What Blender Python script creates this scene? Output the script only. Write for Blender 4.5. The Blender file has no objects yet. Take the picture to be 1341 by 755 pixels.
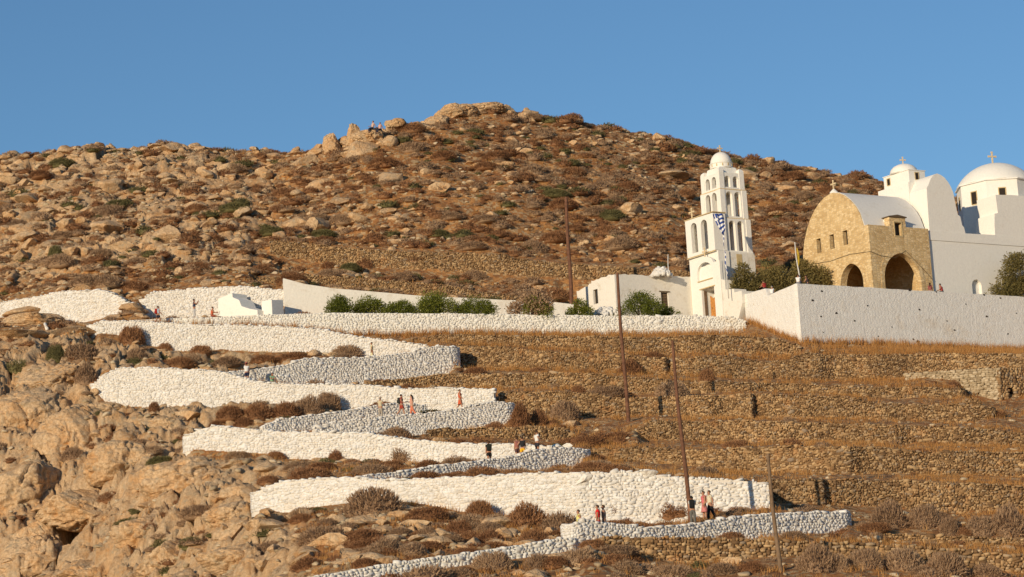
import bpy, bmesh, math, random
import numpy as np
from mathutils import Vector, Matrix
from math import radians, sin, cos, pi, tan, atan2, sqrt, hypot
random.seed(7); rng = np.random.default_rng(7)
SC = bpy.context.scene
COL = SC.collection

# ------------------------------------------------------------------ camera geometry
F = 3500.; CX, CY = 670.5, 377.5
PITCH = radians(10); ROLL = radians(3.5)
CAM = np.array([0, 0, 1.7])
_fw = np.array([0, cos(PITCH), sin(PITCH)]); _r0 = np.array([1., 0, 0]); _u0 = np.array([0, -sin(PITCH), cos(PITCH)])
_r = _r0*cos(ROLL) - _u0*sin(ROLL); _u = _u0*cos(ROLL) + _r0*sin(ROLL)
def ray(u, v): return _fw + _r*(u-CX)/F - _u*(v-CY)/F
def at(u, v, Y):
    """world point seen at photo position (u, v) at forward distance Y"""
    d = ray(u, v); return CAM + d*Y/d[1]
def proj(P):
    d = np.asarray(P, float) - CAM; z = d@_fw
    return CX + F*(d@_r)/z, CY - F*(d@_u)/z

# ------------------------------------------------------------------ numpy noise
def _hash(ix, iy, iz, k=0):
    h = (ix.astype(np.int64)*374761393 + iy.astype(np.int64)*668265263 + iz.astype(np.int64)*2147483647 + k*1274126177) & 0xffffffff
    h = ((h ^ (h >> 13))*1274126177) & 0xffffffff
    h = ((h ^ (h >> 16))*2246822519) & 0xffffffff
    return ((h ^ (h >> 15)) & 0xffffff)/float(0xffffff)
def vnoise(P):
    P = np.asarray(P, float); i = np.floor(P).astype(np.int64); f = P - i; f = f*f*(3-2*f)
    o = 0
    for dx in (0, 1):
        for dy in (0, 1):
            for dz in (0, 1):
                w = (f[:, 0] if dx else 1-f[:, 0])*(f[:, 1] if dy else 1-f[:, 1])*(f[:, 2] if dz else 1-f[:, 2])
                o = o + w*_hash(i[:, 0]+dx, i[:, 1]+dy, i[:, 2]+dz)
    return o*2-1
def fbm(P, oct=4, gain=.5):
    s = 0; a = 1; t = 0; P = np.asarray(P, float)
    for k in range(oct):
        s = s + a*vnoise(P + 17.3*k); t += a; a *= gain; P = P*2.03
    return s/t
def worley(P, k=0):
    """F1, F2 and a random value of the nearest cell (2-D on x, y)"""
    P = np.asarray(P, float)[:, :2]; i = np.floor(P).astype(np.int64)
    f1 = np.full(len(P), 9.); f2 = np.full(len(P), 9.); idv = np.zeros(len(P)); dxn = np.zeros(len(P)); dyn = np.zeros(len(P))
    z = np.zeros(len(P), np.int64)
    for dx in (-1, 0, 1):
        for dy in (-1, 0, 1):
            cx, cy = i[:, 0]+dx, i[:, 1]+dy
            ox = cx + _hash(cx, cy, z, 1+k) - P[:, 0]; oy = cy + _hash(cx, cy, z, 2+k) - P[:, 1]
            d = np.sqrt(ox*ox+oy*oy); m = d < f1
            f2 = np.where(m, f1, np.minimum(f2, d)); f1 = np.where(m, d, f1)
            idv = np.where(m, _hash(cx, cy, z, 3+k), idv); dxn = np.where(m, ox, dxn); dyn = np.where(m, oy, dyn)
    return f1, f2, idv, dxn, dyn

# ------------------------------------------------------------------ object helpers
def tag(o, label=None, cat=None, group=None, kind=None):
    if label: o['label'] = label
    if cat: o['category'] = cat
    if group: o['group'] = group
    if kind or cat: o['kind'] = kind or 'thing'
    return o
def mesh_np(name, V, faces, mats, smooth=False, midx=None):
    """fast mesh: faces is an (n, k) int array or a list of lists"""
    me = bpy.data.meshes.new(name)
    V = np.ascontiguousarray(V, dtype=np.float32)
    if isinstance(faces, np.ndarray):
        n, k = faces.shape
        me.vertices.add(len(V)); me.vertices.foreach_set('co', V.ravel())
        me.loops.add(n*k); me.loops.foreach_set('vertex_index', faces.astype(np.int32).ravel())
        me.polygons.add(n); me.polygons.foreach_set('loop_start', np.arange(0, n*k, k, dtype=np.int32))
        me.update(calc_edges=True)
    else:
        me.from_pydata(V.tolist(), [], [list(f) for f in faces]); me.update()
    for m in (mats if isinstance(mats, (list, tuple)) else [mats]): me.materials.append(m)
    if smooth: me.polygons.foreach_set('use_smooth', np.ones(len(me.polygons), bool))
    if midx is not None: me.polygons.foreach_set('material_index', np.asarray(midx, np.int32))
    return me
def obj(name, me, parent=None, loc=None, rz=None):
    o = bpy.data.objects.new(name, me); COL.objects.link(o)
    if parent: o.parent = parent
    if loc is not None: o.location = [float(c) for c in loc]
    if rz is not None: o.rotation_euler = (0, 0, rz)
    return o
def empty(name, loc, rz=0): 
    o = obj(name, None, loc=loc, rz=rz); o.empty_display_size = .3; return o
class MB:
    """collects boxes, tubes and lathes into one mesh"""
    def __init__(s): s.v = []; s.f = []
    def add(s, V, Fc):
        b = len(s.v); s.v += [tuple(map(float, p)) for p in V]; s.f += [[b+i for i in f] for f in Fc]; return s
    def box(s, x0, x1, y0, y1, z0, z1, rot=None, c=None):
        V = [(x, y, z) for z in (z0, z1) for y in (y0, y1) for x in (x0, x1)]
        if rot is not None:
            c = Vector(c or ((x0+x1)/2, (y0+y1)/2, (z0+z1)/2)); V = [tuple(rot @ (Vector(p)-c) + c) for p in V]
        return s.add(V, [(0, 2, 3, 1), (4, 5, 7, 6), (0, 1, 5, 4), (2, 6, 7, 3), (0, 4, 6, 2), (1, 3, 7, 5)])
    def tube(s, pts, rad, n=8):
        pts = [Vector(p) for p in pts]; rad = rad if isinstance(rad, (list, tuple)) else [rad]*len(pts)
        V = []; prev = None
        for i, p in enumerate(pts):
            t = (pts[min(i+1, len(pts)-1)]-pts[max(i-1, 0)]).normalized()
            a = t.orthogonal().normalized() if prev is None else (prev - t*prev.dot(t)).normalized()
            prev = a; b = t.cross(a)
            V += [p + (a*cos(2*pi*k/n)+b*sin(2*pi*k/n))*rad[i] for k in range(n)]
        Fc = [(i*n+k, i*n+(k+1) % n, (i+1)*n+(k+1) % n, (i+1)*n+k) for i in range(len(pts)-1) for k in range(n)]
        Fc += [tuple(range(n))[::-1], tuple((len(pts)-1)*n+k for k in range(n))]
        return s.add(V, Fc)
    def lathe(s, prof, c=(0, 0, 0), n=24, a0=0):
        V = [(c[0]+r*cos(a0+2*pi*k/n), c[1]+r*sin(a0+2*pi*k/n), c[2]+z) for r, z in prof for k in range(n)]
        m = len(prof)
        Fc = [(i*n+k, i*n+(k+1) % n, (i+1)*n+(k+1) % n, (i+1)*n+k) for i in range(m-1) for k in range(n)]
        Fc += [tuple(range(n))[::-1], tuple((m-1)*n+k for k in range(n))]
        return s.add(V, Fc)
    def panel(s, outline, holes, y0, y1):
        """an upright slab in x-z with openings, from y0 to y1"""
        cu = bpy.data.curves.new('p', 'CURVE'); cu.dimensions = '2D'; cu.fill_mode = 'BOTH'
        for poly in [outline]+list(holes):
            sp = cu.splines.new('POLY'); sp.points.add(len(poly)-1)
            for i, (x, z) in enumerate(poly): sp.points[i].co = (x, z, 0, 1)
            sp.use_cyclic_u = True
        cu.extrude = abs(y1-y0)/2
        o = bpy.data.objects.new('p', cu); COL.objects.link(o)
        dg = bpy.context.evaluated_depsgraph_get(); dg.update(); me = bpy.data.meshes.new_from_object(o.evaluated_get(dg))
        c = (y0+y1)/2
        s.add([(v.co.x, c - v.co.z, v.co.y) for v in me.vertices], [tuple(p.vertices) for p in me.polygons])
        bpy.data.objects.remove(o); bpy.data.curves.remove(cu); bpy.data.meshes.remove(me)
        return s
    def xf(s, M, start=0):
        s.v = s.v[:start] + [tuple(M @ Vector(p)) for p in s.v[start:]]; return s
    def build(s, name, mat, parent=None, smooth=False, merge=False, bevel=0, loc=None, rz=None, auto=None):
        bm = bmesh.new(); vs = [bm.verts.new(p) for p in s.v]
        for f in s.f:
            try: bm.faces.new([vs[i] for i in f])
            except ValueError: pass
        if merge or bevel or auto: bmesh.ops.remove_doubles(bm, verts=bm.verts, dist=1e-4)
        bmesh.ops.recalc_face_normals(bm, faces=bm.faces)
        if bevel:
            ed = [e for e in bm.edges if len(e.link_faces) == 2 and e.calc_face_angle(0) > .7]
            bmesh.ops.bevel(bm, geom=ed, offset=bevel, segments=2, affect='EDGES', profile=.6)
        me = bpy.data.meshes.new(name); bm.to_mesh(me); bm.free(); me.materials.append(mat)
        if smooth: me.polygons.foreach_set('use_smooth', np.ones(len(me.polygons), bool))
        if auto:
            me.polygons.foreach_set('use_smooth', np.ones(len(me.polygons), bool)); me.set_sharp_from_angle(angle=auto)
        return obj(name, me, parent, loc, rz)
def ROTZ(a): return Matrix.Rotation(a, 4, 'Z')
def TR(x, y, z): return Matrix.Translation((x, y, z))

# ------------------------------------------------------------------ materials
def nodes(name, rough=.9):
    m = bpy.data.materials.new(name); m.use_nodes = True; nt = m.node_tree; b = nt.nodes['Principled BSDF']
    b.inputs['Roughness'].default_value = rough; b.inputs['Specular IOR Level'].default_value = .25
    return m, nt, b
def N(nt, t, **kw):
    n = nt.nodes.new(t)
    for k, v in kw.items():
        if k.startswith('i_'): n.inputs[k[2:].replace('_', ' ')].default_value = v
        else: setattr(n, k, v)
    return n
def ramp(nt, stops, src):
    r = N(nt, 'ShaderNodeValToRGB'); e = r.color_ramp.elements
    while len(e) < len(stops): e.new(.5)
    for el, (p, c) in zip(e, stops): el.position = p; el.color = (*c, 1)
    nt.links.new(src, r.inputs[0]); return r.outputs[0]
def mixc(nt, f, a, b, mode='MIX'):
    m = N(nt, 'ShaderNodeMix', data_type='RGBA', blend_type=mode)
    for s, i in ((f, 0), (a, 6), (b, 7)):
        if isinstance(s, (int, float)): m.inputs[i].default_value = s
        elif isinstance(s, tuple): m.inputs[i].default_value = (*s, 1)
        else: nt.links.new(s, m.inputs[i])
    return m.outputs[2]
def pos(nt): return N(nt, 'ShaderNodeNewGeometry').outputs['Position']
def noise(nt, scale, detail=4, rough=.55, co=None, out='Fac'):
    n = N(nt, 'ShaderNodeTexNoise'); n.inputs['Scale'].default_value = scale; n.inputs['Detail'].default_value = detail
    n.inputs['Roughness'].default_value = rough
    nt.links.new(co if co is not None else pos(nt), n.inputs['Vector']); return n.outputs[out]
def bump(nt, b, h, strength=.5, dist=.05, prev=None):
    n = N(nt, 'ShaderNodeBump'); n.inputs['Strength'].default_value = strength; n.inputs['Distance'].default_value = dist
    nt.links.new(h, n.inputs['Height'])
    if prev is not None: nt.links.new(prev, n.inputs['Normal'])
    nt.links.new(n.outputs[0], b.inputs['Normal']); return n.outputs[0]
def flat(name, c, rough=.85, var=.12, scale=6, metallic=0):
    m, nt, b = nodes(name, rough); b.inputs['Metallic'].default_value = metallic
    f = noise(nt, scale)
    c1 = tuple(x*(1-var) for x in c); c2 = tuple(min(x*(1+var), .95) for x in c)
    nt.links.new(ramp(nt, [(.3, c1), (.7, c2)], f), b.inputs['Base Color']); return m

def mat_ground():
    m, nt, b = nodes('dry_hill_ground', .95)
    n1 = noise(nt, .35, 6, .65); n2 = noise(nt, 2.2, 6, .7); n3 = noise(nt, .12, 3)
    soil = ramp(nt, [(.3, (.34, .15, .05)), (.52, (.53, .262, .09)), (.75, (.66, .38, .16))], n2)
    grass = ramp(nt, [(.3, (.28, .115, .042)), (.7, (.44, .205, .075))], n2)
    c = mixc(nt, ramp(nt, [(.42, (0, 0, 0)), (.58, (1, 1, 1))], n1), soil, grass)
    vo = N(nt, 'ShaderNodeTexVoronoi'); vo.inputs['Scale'].default_value = 3.2; nt.links.new(pos(nt), vo.inputs['Vector']); sv = N(nt, 'ShaderNodeSeparateColor'); nt.links.new(vo.outputs['Color'], sv.inputs[0])
    c = mixc(nt, ramp(nt, [(.66, (0, 0, 0)), (.7, (.8, .8, .8))], sv.outputs[0]), c, (.50, .36, .2)); c = mixc(nt, ramp(nt, [(.72, (0, 0, 0)), (.76, (.7, .7, .7))], sv.outputs[1]), c, (.22, .11, .05))
    at_ = N(nt, 'ShaderNodeAttribute', attribute_name='rock').outputs['Fac']
    rk = mat_rock_color(nt)
    mm = N(nt, 'ShaderNodeMath', operation='ADD'); nt.links.new(at_, mm.inputs[0])
    m2 = N(nt, 'ShaderNodeMath', operation='MULTIPLY_ADD'); nt.links.new(n1, m2.inputs[0]); m2.inputs[1].default_value = .8; m2.inputs[2].default_value = -.4
    nt.links.new(m2.outputs[0], mm.inputs[1])
    c = mixc(nt, ramp(nt, [(.35, (0, 0, 0)), (.55, (1, 1, 1))], mm.outputs[0]), c, rk)
    nt.links.new(c, b.inputs['Base Color'])
    p = bump(nt, b, noise(nt, 1.6, 8, .75), .9, .35); bump(nt, b, noise(nt, 9, 6, .7), .6, .06, p)
    return m
def mat_rock_color(nt):
    n1 = noise(nt, .5, 6, .65); n2 = noise(nt, 4.5, 6, .72)
    base = ramp(nt, [(.3, (.39, .25, .135)), (.5, (.60, .41, .235)), (.7, (.74, .55, .345))], n2)
    ochre = ramp(nt, [(.3, (.43, .21, .08)), (.7, (.67, .39, .165))], n2)
    c = mixc(nt, ramp(nt, [(.45, (0, 0, 0)), (.7, (1, 1, 1))], n1), base, ochre)
    n4 = noise(nt, 1.3, 5, .7, out='Color')
    g = N(nt, 'ShaderNodeSeparateColor'); nt.links.new(n4, g.inputs[0])
    c = mixc(nt, ramp(nt, [(.52, (0, 0, 0)), (.7, (1, 1, 1))], g.outputs[1]), c, (.42, .33, .22))
    return mixc(nt, ramp(nt, [(.57, (0, 0, 0)), (.66, (.6, .6, .6))], noise(nt, 3.1, 8, .8)), c, (.21, .16, .11))
def mat_rock(name='weathered_rock', tint=None):
    m, nt, b = nodes(name, .92)
    c = mat_rock_color(nt)
    if tint: c = mixc(nt, 1.0, c, tint, 'MULTIPLY')
    nt.links.new(c, b.inputs['Base Color'])
    v = N(nt, 'ShaderNodeTexVoronoi', feature='DISTANCE_TO_EDGE'); v.inputs['Scale'].default_value = 1.5
    d = N(nt, 'ShaderNodeVectorMath', operation='ADD'); nt.links.new(pos(nt), d.inputs[0])
    nc = noise(nt, 1.2, 4, .6, out='Color'); sc_ = N(nt, 'ShaderNodeVectorMath', operation='SCALE'); nt.links.new(nc, sc_.inputs[0]); sc_.inputs['Scale'].default_value = .8
    nt.links.new(sc_.outputs[0], d.inputs[1]); nt.links.new(d.outputs[0], v.inputs['Vector'])
    cr = ramp(nt, [(.0, (0, 0, 0)), (.07, (1, 1, 1))], v.outputs['Distance'])
    p = bump(nt, b, cr, .6, .09); p = bump(nt, b, noise(nt, 3.6, 8, .77), .7, .18, p); bump(nt, b, noise(nt, 14, 5, .7), .5, .04, p)
    return m
def mat_stones(name, stops, joint=None, bscale=9, dirt=None):
    m, nt, b = nodes(name, .93)
    g = N(nt, 'ShaderNodeNewGeometry')
    c = ramp(nt, stops, g.outputs['Random Per Island'])
    n2 = noise(nt, 5, 5, .7)
    c = mixc(nt, .8, c, ramp(nt, [(.3, (.72, .72, .72)), (.6, (1, 1, 1))], n2), 'MULTIPLY')
    if 'dry' in name: c = mixc(nt, 1., c, ramp(nt, [(.35, (.66, .66, .68)), (.65, (1.0, 1.0, 1.0))], noise(nt, .22, 4, .6)), 'MULTIPLY')
    if dirt:
        n3 = noise(nt, .9, 6, .7)
        c = mixc(nt, ramp(nt, [(.56, (0, 0, 0)), (.74, (1, 1, 1))], n3), c, dirt)
    nt.links.new(c, b.inputs['Base Color'])
    bump(nt, b, noise(nt, bscale, 5, .7), .6, .04)
    return m
def mat_plaster(name, c=(.80, .77, .70), rough=.9, bs=.5, stain=(.55, .46, .34), st=(.6, .78), bscale=3, ):
    m, nt, b = nodes(name, rough)
    n1 = noise(nt, .8, 7, .7); n2 = noise(nt, 6, 4)
    col = mixc(nt, ramp(nt, [(st[0], (0, 0, 0)), (st[1], (1, 1, 1))], n1), c, stain)
    col = mixc(nt, .5, col, ramp(nt, [(.3, (.88, .88, .88)), (.6, (1, 1, 1))], n2), 'MULTIPLY')
    nt.links.new(col, b.inputs['Base Color'])
    p = bump(nt, b, noise(nt, bscale, 6, .65), bs, .12); bump(nt, b, noise(nt, 12, 4, .6), bs*.6, .03, p)
    return m
def mat_leaf(name, stops, trans=.25):
    m, nt, b = nodes(name, .8)
    g = N(nt, 'ShaderNodeNewGeometry'); oi = N(nt, 'ShaderNodeObjectInfo')
    a = N(nt, 'ShaderNodeMath', operation='MULTIPLY_ADD'); nt.links.new(g.outputs['Random Per Island'], a.inputs[0]); a.inputs[1].default_value = .55
    m2 = N(nt, 'ShaderNodeMath', operation='MULTIPLY'); nt.links.new(oi.outputs['Random'], m2.inputs[0]); m2.inputs[1].default_value = .45
    nt.links.new(m2.outputs[0], a.inputs[2])
    c = ramp(nt, stops, a.outputs[0]); nt.links.new(c, b.inputs['Base Color'])
    tr = N(nt, 'ShaderNodeBsdfTranslucent'); nt.links.new(c, tr.inputs['Color'])
    mx = N(nt, 'ShaderNodeMixShader'); mx.inputs[0].default_value = trans
    nt.links.new(b.outputs[0], mx.inputs[1]); nt.links.new(tr.outputs[0], mx.inputs[2])
    nt.links.new(mx.outputs[0], nt.nodes['Material Output'].inputs['Surface'])
    return m
M = {}
M['ground'] = mat_ground(); M['rock'] = mat_rock()
M['rock_white'] = mat_plaster('whitewashed_rock', (.80, .76, .68), .9, .9, (.40, .28, .17), (.52, .66), 2)
M['brown'] = mat_stones('dry_stone', [(0, (.17, .10, .05)), (.35, (.33, .198, .092)), (.6, (.45, .285, .138)), (.85, (.60, .41, .212)), (1, (.33, .25, .175))], dirt=(.42, .21, .08))
M['pale'] = mat_stones('pale_stone', [(0, (.3, .22, .13)), (.5, (.45, .35, .22)), (1, (.58, .47, .32))])
M['brown_core'] = flat('shadow_gap_core', (.08, .045, .02))  # core colour kept dark to paint shadow into the gaps between stones
M['white'] = mat_stones('whitewashed_stone', [(0, (.62, .575, .51)), (.3, (.73, .70, .645)), (1, (.82, .80, .76))], dirt=(.70, .62, .51))
M['white_core'] = mat_plaster('whitewashed_joint', (.71, .65, .56), .95, .5, (.58, .48, .37))
M['wash'] = mat_stones('whitewashed_mortared_stone', [(0, (.70, .67, .60)), (1, (.80, .78, .72))], dirt=(.62, .53, .40))
M['plaster'] = mat_plaster('white_plaster', (.83, .80, .73), .85, .22, (.72, .66, .56), (.6, .85))
M['rough_plaster'] = mat_plaster('rough_white_plaster', (.78, .74, .66), .9, .3, (.55, .46, .34), (.55, .8), 4)
def mat_brick_wash(name, ang):
    m, nt, b = nodes(name, .92); mp = N(nt, 'ShaderNodeMapping'); tc = N(nt, 'ShaderNodeTexCoord'); nt.links.new(tc.outputs['Object'], mp.inputs[0]); mp.inputs['Rotation'].default_value = (0, 0, -ang)
    sp = N(nt, 'ShaderNodeSeparateXYZ'); nt.links.new(mp.outputs[0], sp.inputs[0]); cb = N(nt, 'ShaderNodeCombineXYZ'); nt.links.new(sp.outputs[0], cb.inputs[0]); nt.links.new(sp.outputs[2], cb.inputs[1])
    dn = noise(nt, 1.5, 5, .65, cb.outputs[0], 'Color'); sc_ = N(nt, 'ShaderNodeVectorMath', operation='SCALE'); nt.links.new(dn, sc_.inputs[0]); sc_.inputs['Scale'].default_value = .28
    dd = N(nt, 'ShaderNodeVectorMath', operation='ADD'); nt.links.new(cb.outputs[0], dd.inputs[0]); nt.links.new(sc_.outputs[0], dd.inputs[1])
    mp2 = N(nt, 'ShaderNodeMapping'); nt.links.new(dd.outputs[0], mp2.inputs[0]); mp2.inputs['Scale'].default_value = (2.6, 5.5, 1)
    v = N(nt, 'ShaderNodeTexVoronoi', voronoi_dimensions='2D', feature='DISTANCE_TO_EDGE'); v.inputs['Scale'].default_value = 1; v.inputs['Randomness'].default_value = .85; nt.links.new(mp2.outputs[0], v.inputs['Vector'])
    n1 = noise(nt, .35, 7, .7); n2 = noise(nt, 2.5, 6, .7)
    c = mixc(nt, ramp(nt, [(.55, (0, 0, 0)), (.75, (1, 1, 1))], n1), (.84, .82, .77), (.74, .65, .53))
    c = mixc(nt, .6, c, ramp(nt, [(.3, (.84, .83, .81)), (.62, (1, 1, 1))], n2), 'MULTIPLY')
    c = mixc(nt, ramp(nt, [(.68, (0, 0, 0)), (.74, (1, 1, 1))], noise(nt, 3.2, 3, .5)), c, (.62, .52, .40))
    nt.links.new(c, b.inputs['Base Color'])
    p = bump(nt, b, ramp(nt, [(0, (0, 0, 0)), (.14, (1, 1, 1))], v.outputs['Distance']), .45, .04); p = bump(nt, b, noise(nt, 2, 6, .7), .5, .16, p); bump(nt, b, noise(nt, 7, 6, .75), .6, .05, p)
    return m
M['brick_E1'] = mat_brick_wash('whitewashed_masonry', radians(33)); M['brick_E2'] = mat_brick_wash('whitewashed_masonry_sunny', radians(118))
M['roofwhite'] = mat_plaster('roof_plaster', (.74, .72, .68), .85, .25, (.62, .58, .5), (.55, .8))
def mat_ashlar():
    m, nt, b = nodes('yellow_sandstone', .92)
    tc = N(nt, 'ShaderNodeTexCoord').outputs['Object']
    sep = N(nt, 'ShaderNodeSeparateXYZ'); nt.links.new(tc, sep.inputs[0])
    ad = N(nt, 'ShaderNodeMath', operation='ADD'); nt.links.new(sep.outputs[0], ad.inputs[0]); nt.links.new(sep.outputs[1], ad.inputs[1])
    cb = N(nt, 'ShaderNodeCombineXYZ'); nt.links.new(ad.outputs[0], cb.inputs[0]); nt.links.new(sep.outputs[2], cb.inputs[1])
    dn = noise(nt, 1.1, 4, .6, cb.outputs[0], 'Color'); sc_ = N(nt, 'ShaderNodeVectorMath', operation='SCALE'); nt.links.new(dn, sc_.inputs[0]); sc_.inputs['Scale'].default_value = .25
    dd = N(nt, 'ShaderNodeVectorMath', operation='ADD'); nt.links.new(cb.outputs[0], dd.inputs[0]); nt.links.new(sc_.outputs[0], dd.inputs[1])
    mp = N(nt, 'ShaderNodeMapping'); nt.links.new(dd.outputs[0], mp.inputs[0]); mp.inputs['Scale'].default_value = (2.6, 4.6, 1)
    v = N(nt, 'ShaderNodeTexVoronoi', voronoi_dimensions='2D', feature='DISTANCE_TO_EDGE'); v.inputs['Scale'].default_value = 1; v.inputs['Randomness'].default_value = .75
    v2 = N(nt, 'ShaderNodeTexVoronoi', voronoi_dimensions='2D'); v2.inputs['Scale'].default_value = 1; v2.inputs['Randomness'].default_value = .75
    nt.links.new(mp.outputs[0], v.inputs['Vector']); nt.links.new(mp.outputs[0], v2.inputs['Vector'])
    sc3 = N(nt, 'ShaderNodeSeparateColor'); nt.links.new(v2.outputs['Color'], sc3.inputs[0])
    c = ramp(nt, [(0, (.58, .39, .18)), (.5, (.71, .51, .255)), (1, (.80, .61, .345))], sc3.outputs[0])
    c = mixc(nt, ramp(nt, [(0, (1, 1, 1)), (.09, (0, 0, 0))], v.outputs['Distance']), c, (.56, .44, .28))
    c = mixc(nt, .7, c, ramp(nt, [(.35, (.8, .78, .76)), (.6, (1, 1, 1))], noise(nt, 1.2, 7, .75)), 'MULTIPLY')
    nt.links.new(c, b.inputs['Base Color'])
    p = bump(nt, b, ramp(nt, [(0, (0, 0, 0)), (.12, (1, 1, 1))], v.outputs['Distance']), .6, .05); bump(nt, b, noise(nt, 8, 6, .7), .6, .04, p)
    return m
M['ashlar'] = mat_ashlar()
M['trim'] = flat('carved_stone_trim', (.55, .42, .22)); M['marble'] = flat('cream_marble', (.66, .52, .32))
M['dark'] = flat('dark_interior', (.03, .022, .016)); M['frame'] = flat('weathered_window_frame', (.12, .085, .05))
M['glass'] = flat('dark_window_pane', (.03, .032, .035), .6)
M['door'] = flat('orange_wooden_door', (.50, .22, .055), .7, .3, 9); M['wood'] = flat('brown_wooden_pole', (.15, .07, .04), .8, .3, 4)
M['greywood'] = flat('grey_wooden_pole', (.19, .125, .075), .85, .3, 4)
M['bell'] = flat('bronze_bell', (.12, .10, .055), .45, .3, 5, .7); M['metal'] = flat('pale_metal_pole', (.6, .58, .54), .5)
M['shr_red'] = mat_leaf('red_brown_twigs', [(0, (.20, .09, .04)), (.5, (.32, .16, .075)), (1, (.44, .24, .115))])
M['shr_gry'] = mat_leaf('grey_brown_twigs', [(0, (.27, .165, .095)), (.5, (.38, .245, .145)), (1, (.50, .345, .21))])
M['shr_olv'] = mat_leaf('dull_olive_leaves', [(0, (.11, .10, .04)), (.5, (.17, .15, .06)), (1, (.24, .205, .085))])
M['oleander'] = mat_leaf('green_oleander_leaves', [(0, (.09, .115, .02)), (.5, (.19, .21, .03)), (1, (.33, .32, .065))], .35)
M['tamarisk'] = mat_leaf('tamarisk_leaves', [(0, (.12, .11, .04)), (.5, (.22, .18, .062)), (1, (.34, .26, .10))], .35)
M['grass'] = mat_leaf('dry_grass_blades', [(0, (.36, .16, .052)), (.5, (.52, .27, .085)), (1, (.70, .45, .18))], .3)
M['bark'] = flat('bark', (.09, .06, .04))

# ------------------------------------------------------------------ wall and terrain data, traced in photo pixels
# name: (top, bottom, distance, style, thickness, parapet, hooks, kw)
WALLS = {}
def W(key, top, bot, Y, style, th=.55, par=.5, hl=0, hr=0, label='', cat='wall', name='whitewashed_stone_wall', group=None, stone=.165):
    WALLS[key] = dict(top=top, bot=bot, Y=Y, style=style, th=th, par=par, hl=hl, hr=hr, label=label, cat=cat, name=name, group=group, stone=stone)
GP = 'whitewashed walls of the zigzag path'
W('W0', [(405, 755), (412, 753), (549, 732), (659, 716), (756, 702)], [(405, 765), (504, 757), (543, 749), (621, 736), (700, 727), (756, 718)], [(405, 138), (756, 146.5)], 'wash', .45, .4,
  label='lowest thin whitewashed wall climbing from the bottom edge of the photo', group=GP)
W('W1', [(757, 684), (768, 679), (784, 683), (821, 687), (848, 689), (901, 686), (935, 681), (985, 674), (1036, 671), (1108, 669)],
  [(757, 709), (787, 702), (848, 704), (952, 705), (985, 706), (1029, 699), (1069, 697), (1116, 697)], [(757, 146.8), (848, 149.4), (1108, 160)], 'white', .5, [(757, .65), (800, .7), (850, .4), (900, .05), (1000, .1), (1108, .4)], 2.0, 3.0,
  label='shaded white wall around the lowest right bend, below the woman in black trousers', group=GP)
W('W2', [(338, 642), (346, 636), (368, 630), (414, 626), (458, 623), (498, 628), (549, 626), (639, 622), (698, 619), (767, 617), (800, 617), (848, 615), (860, 621), (901, 624), (960, 627), (1006, 630)],
  [(338, 663), (375, 670), (407, 663), (448, 658), (534, 655), (579, 663), (603, 669), (698, 676), (755, 688), (827, 688), (901, 684), (948, 674), (1009, 663)], [(338, 172), (600, 165), (757, 161.5), (1006, 161)], 'white', .7, .35, 3.5, 0,
  label='longest sunlit white stone wall, behind the lowest people and both lower poles', group=GP, stone=.185)
W('W3', [(480, 622), (528, 616), (579, 608.5), (639, 601), (677, 596.6), (698, 589), (746, 585), (766, 588)], [(480, 626), (549, 627), (609, 621), (686, 617), (768, 611)], [(480, 175.5), (766, 188.5)], 'white', .5, .28, 0, 3.0,
  label='shaded white parapet in front of the four walkers with yellow bag and black clothes', group=GP)
W('W4', [(249, 568), (256, 562), (281, 556.5), (315, 560), (355, 563), (383, 564.6), (480, 566), (549, 576), (609, 580), (668, 580), (700, 583), (740, 584)],
  [(249, 586), (256, 587), (341, 592), (383, 600), (454, 602), (534, 604), (579, 606), (639, 608), (740, 610)], [(249, 201), (740, 193)], 'white', .7, .3, 3.5, 0,
  label='sunlit white wall with round left end beside the pale boulders, fourth leg', group=GP, stone=.18)
W('W5', [(412, 560), (424, 554), (471, 547.5), (519, 543), (567, 539.5), (609, 533), (647, 524.5), (664, 527)], [(412, 566), (498, 569), (534, 571), (549, 568), (627, 563), (668, 558)], [(412, 203), (664, 211.3)], 'white', .5, [(412, .2), (498, .1), (530, -.05), (600, .02), (664, .4)], 0, 3.0,
  label='shaded white parapet hiding the legs of three walkers, right of centre left', group=GP)
WALLS['W5']['label'] = 'shaded white parapet in front of the group with coral trousers and orange dress'
W('W5b', [(344, 557.5), (366, 548), (429, 541), (480, 532), (513, 528), (560, 530)], [(344, 562), (412, 562), (471, 552), (519, 548), (560, 546)], [(344, 203), (560, 211.5)], 'white', .5, .3,
  label='small shaded white wall in two steps beside the man in beige shirt', group=GP)
W('W6', [(126, 500), (131, 491), (157, 481), (199, 480.4), (236, 482), (270, 484), (298, 487), (315, 494), (355, 501), (397, 502), (480, 503), (528, 508.6), (591, 507), (646, 508.6)],
  [(126, 512), (142, 528), (191, 533), (259, 530), (273, 543), (285, 543), (293, 534), (355, 527), (443, 535), (500, 540), (579, 541), (646, 540)], [(126, 221.5), (646, 214.5)], 'white', .7, .4, 4.0, 0,
  label='broad sunlit white wall with rounded left end, behind the walker in orange dress', group=GP, stone=.165)
W('W7', [(300, 486), (340, 482), (378, 477), (398, 468.5), (480, 467.5), (534, 461), (561, 453), (594, 453)], [(300, 496), (338, 496), (383, 502), (480, 502), (504, 498), (567, 490), (597, 488)], [(300, 220.6), (594, 232)], 'white', .5, .3, 0, 3.2,
  label='shaded white wall with tall square right end beside brown terraces', group=GP)
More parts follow.
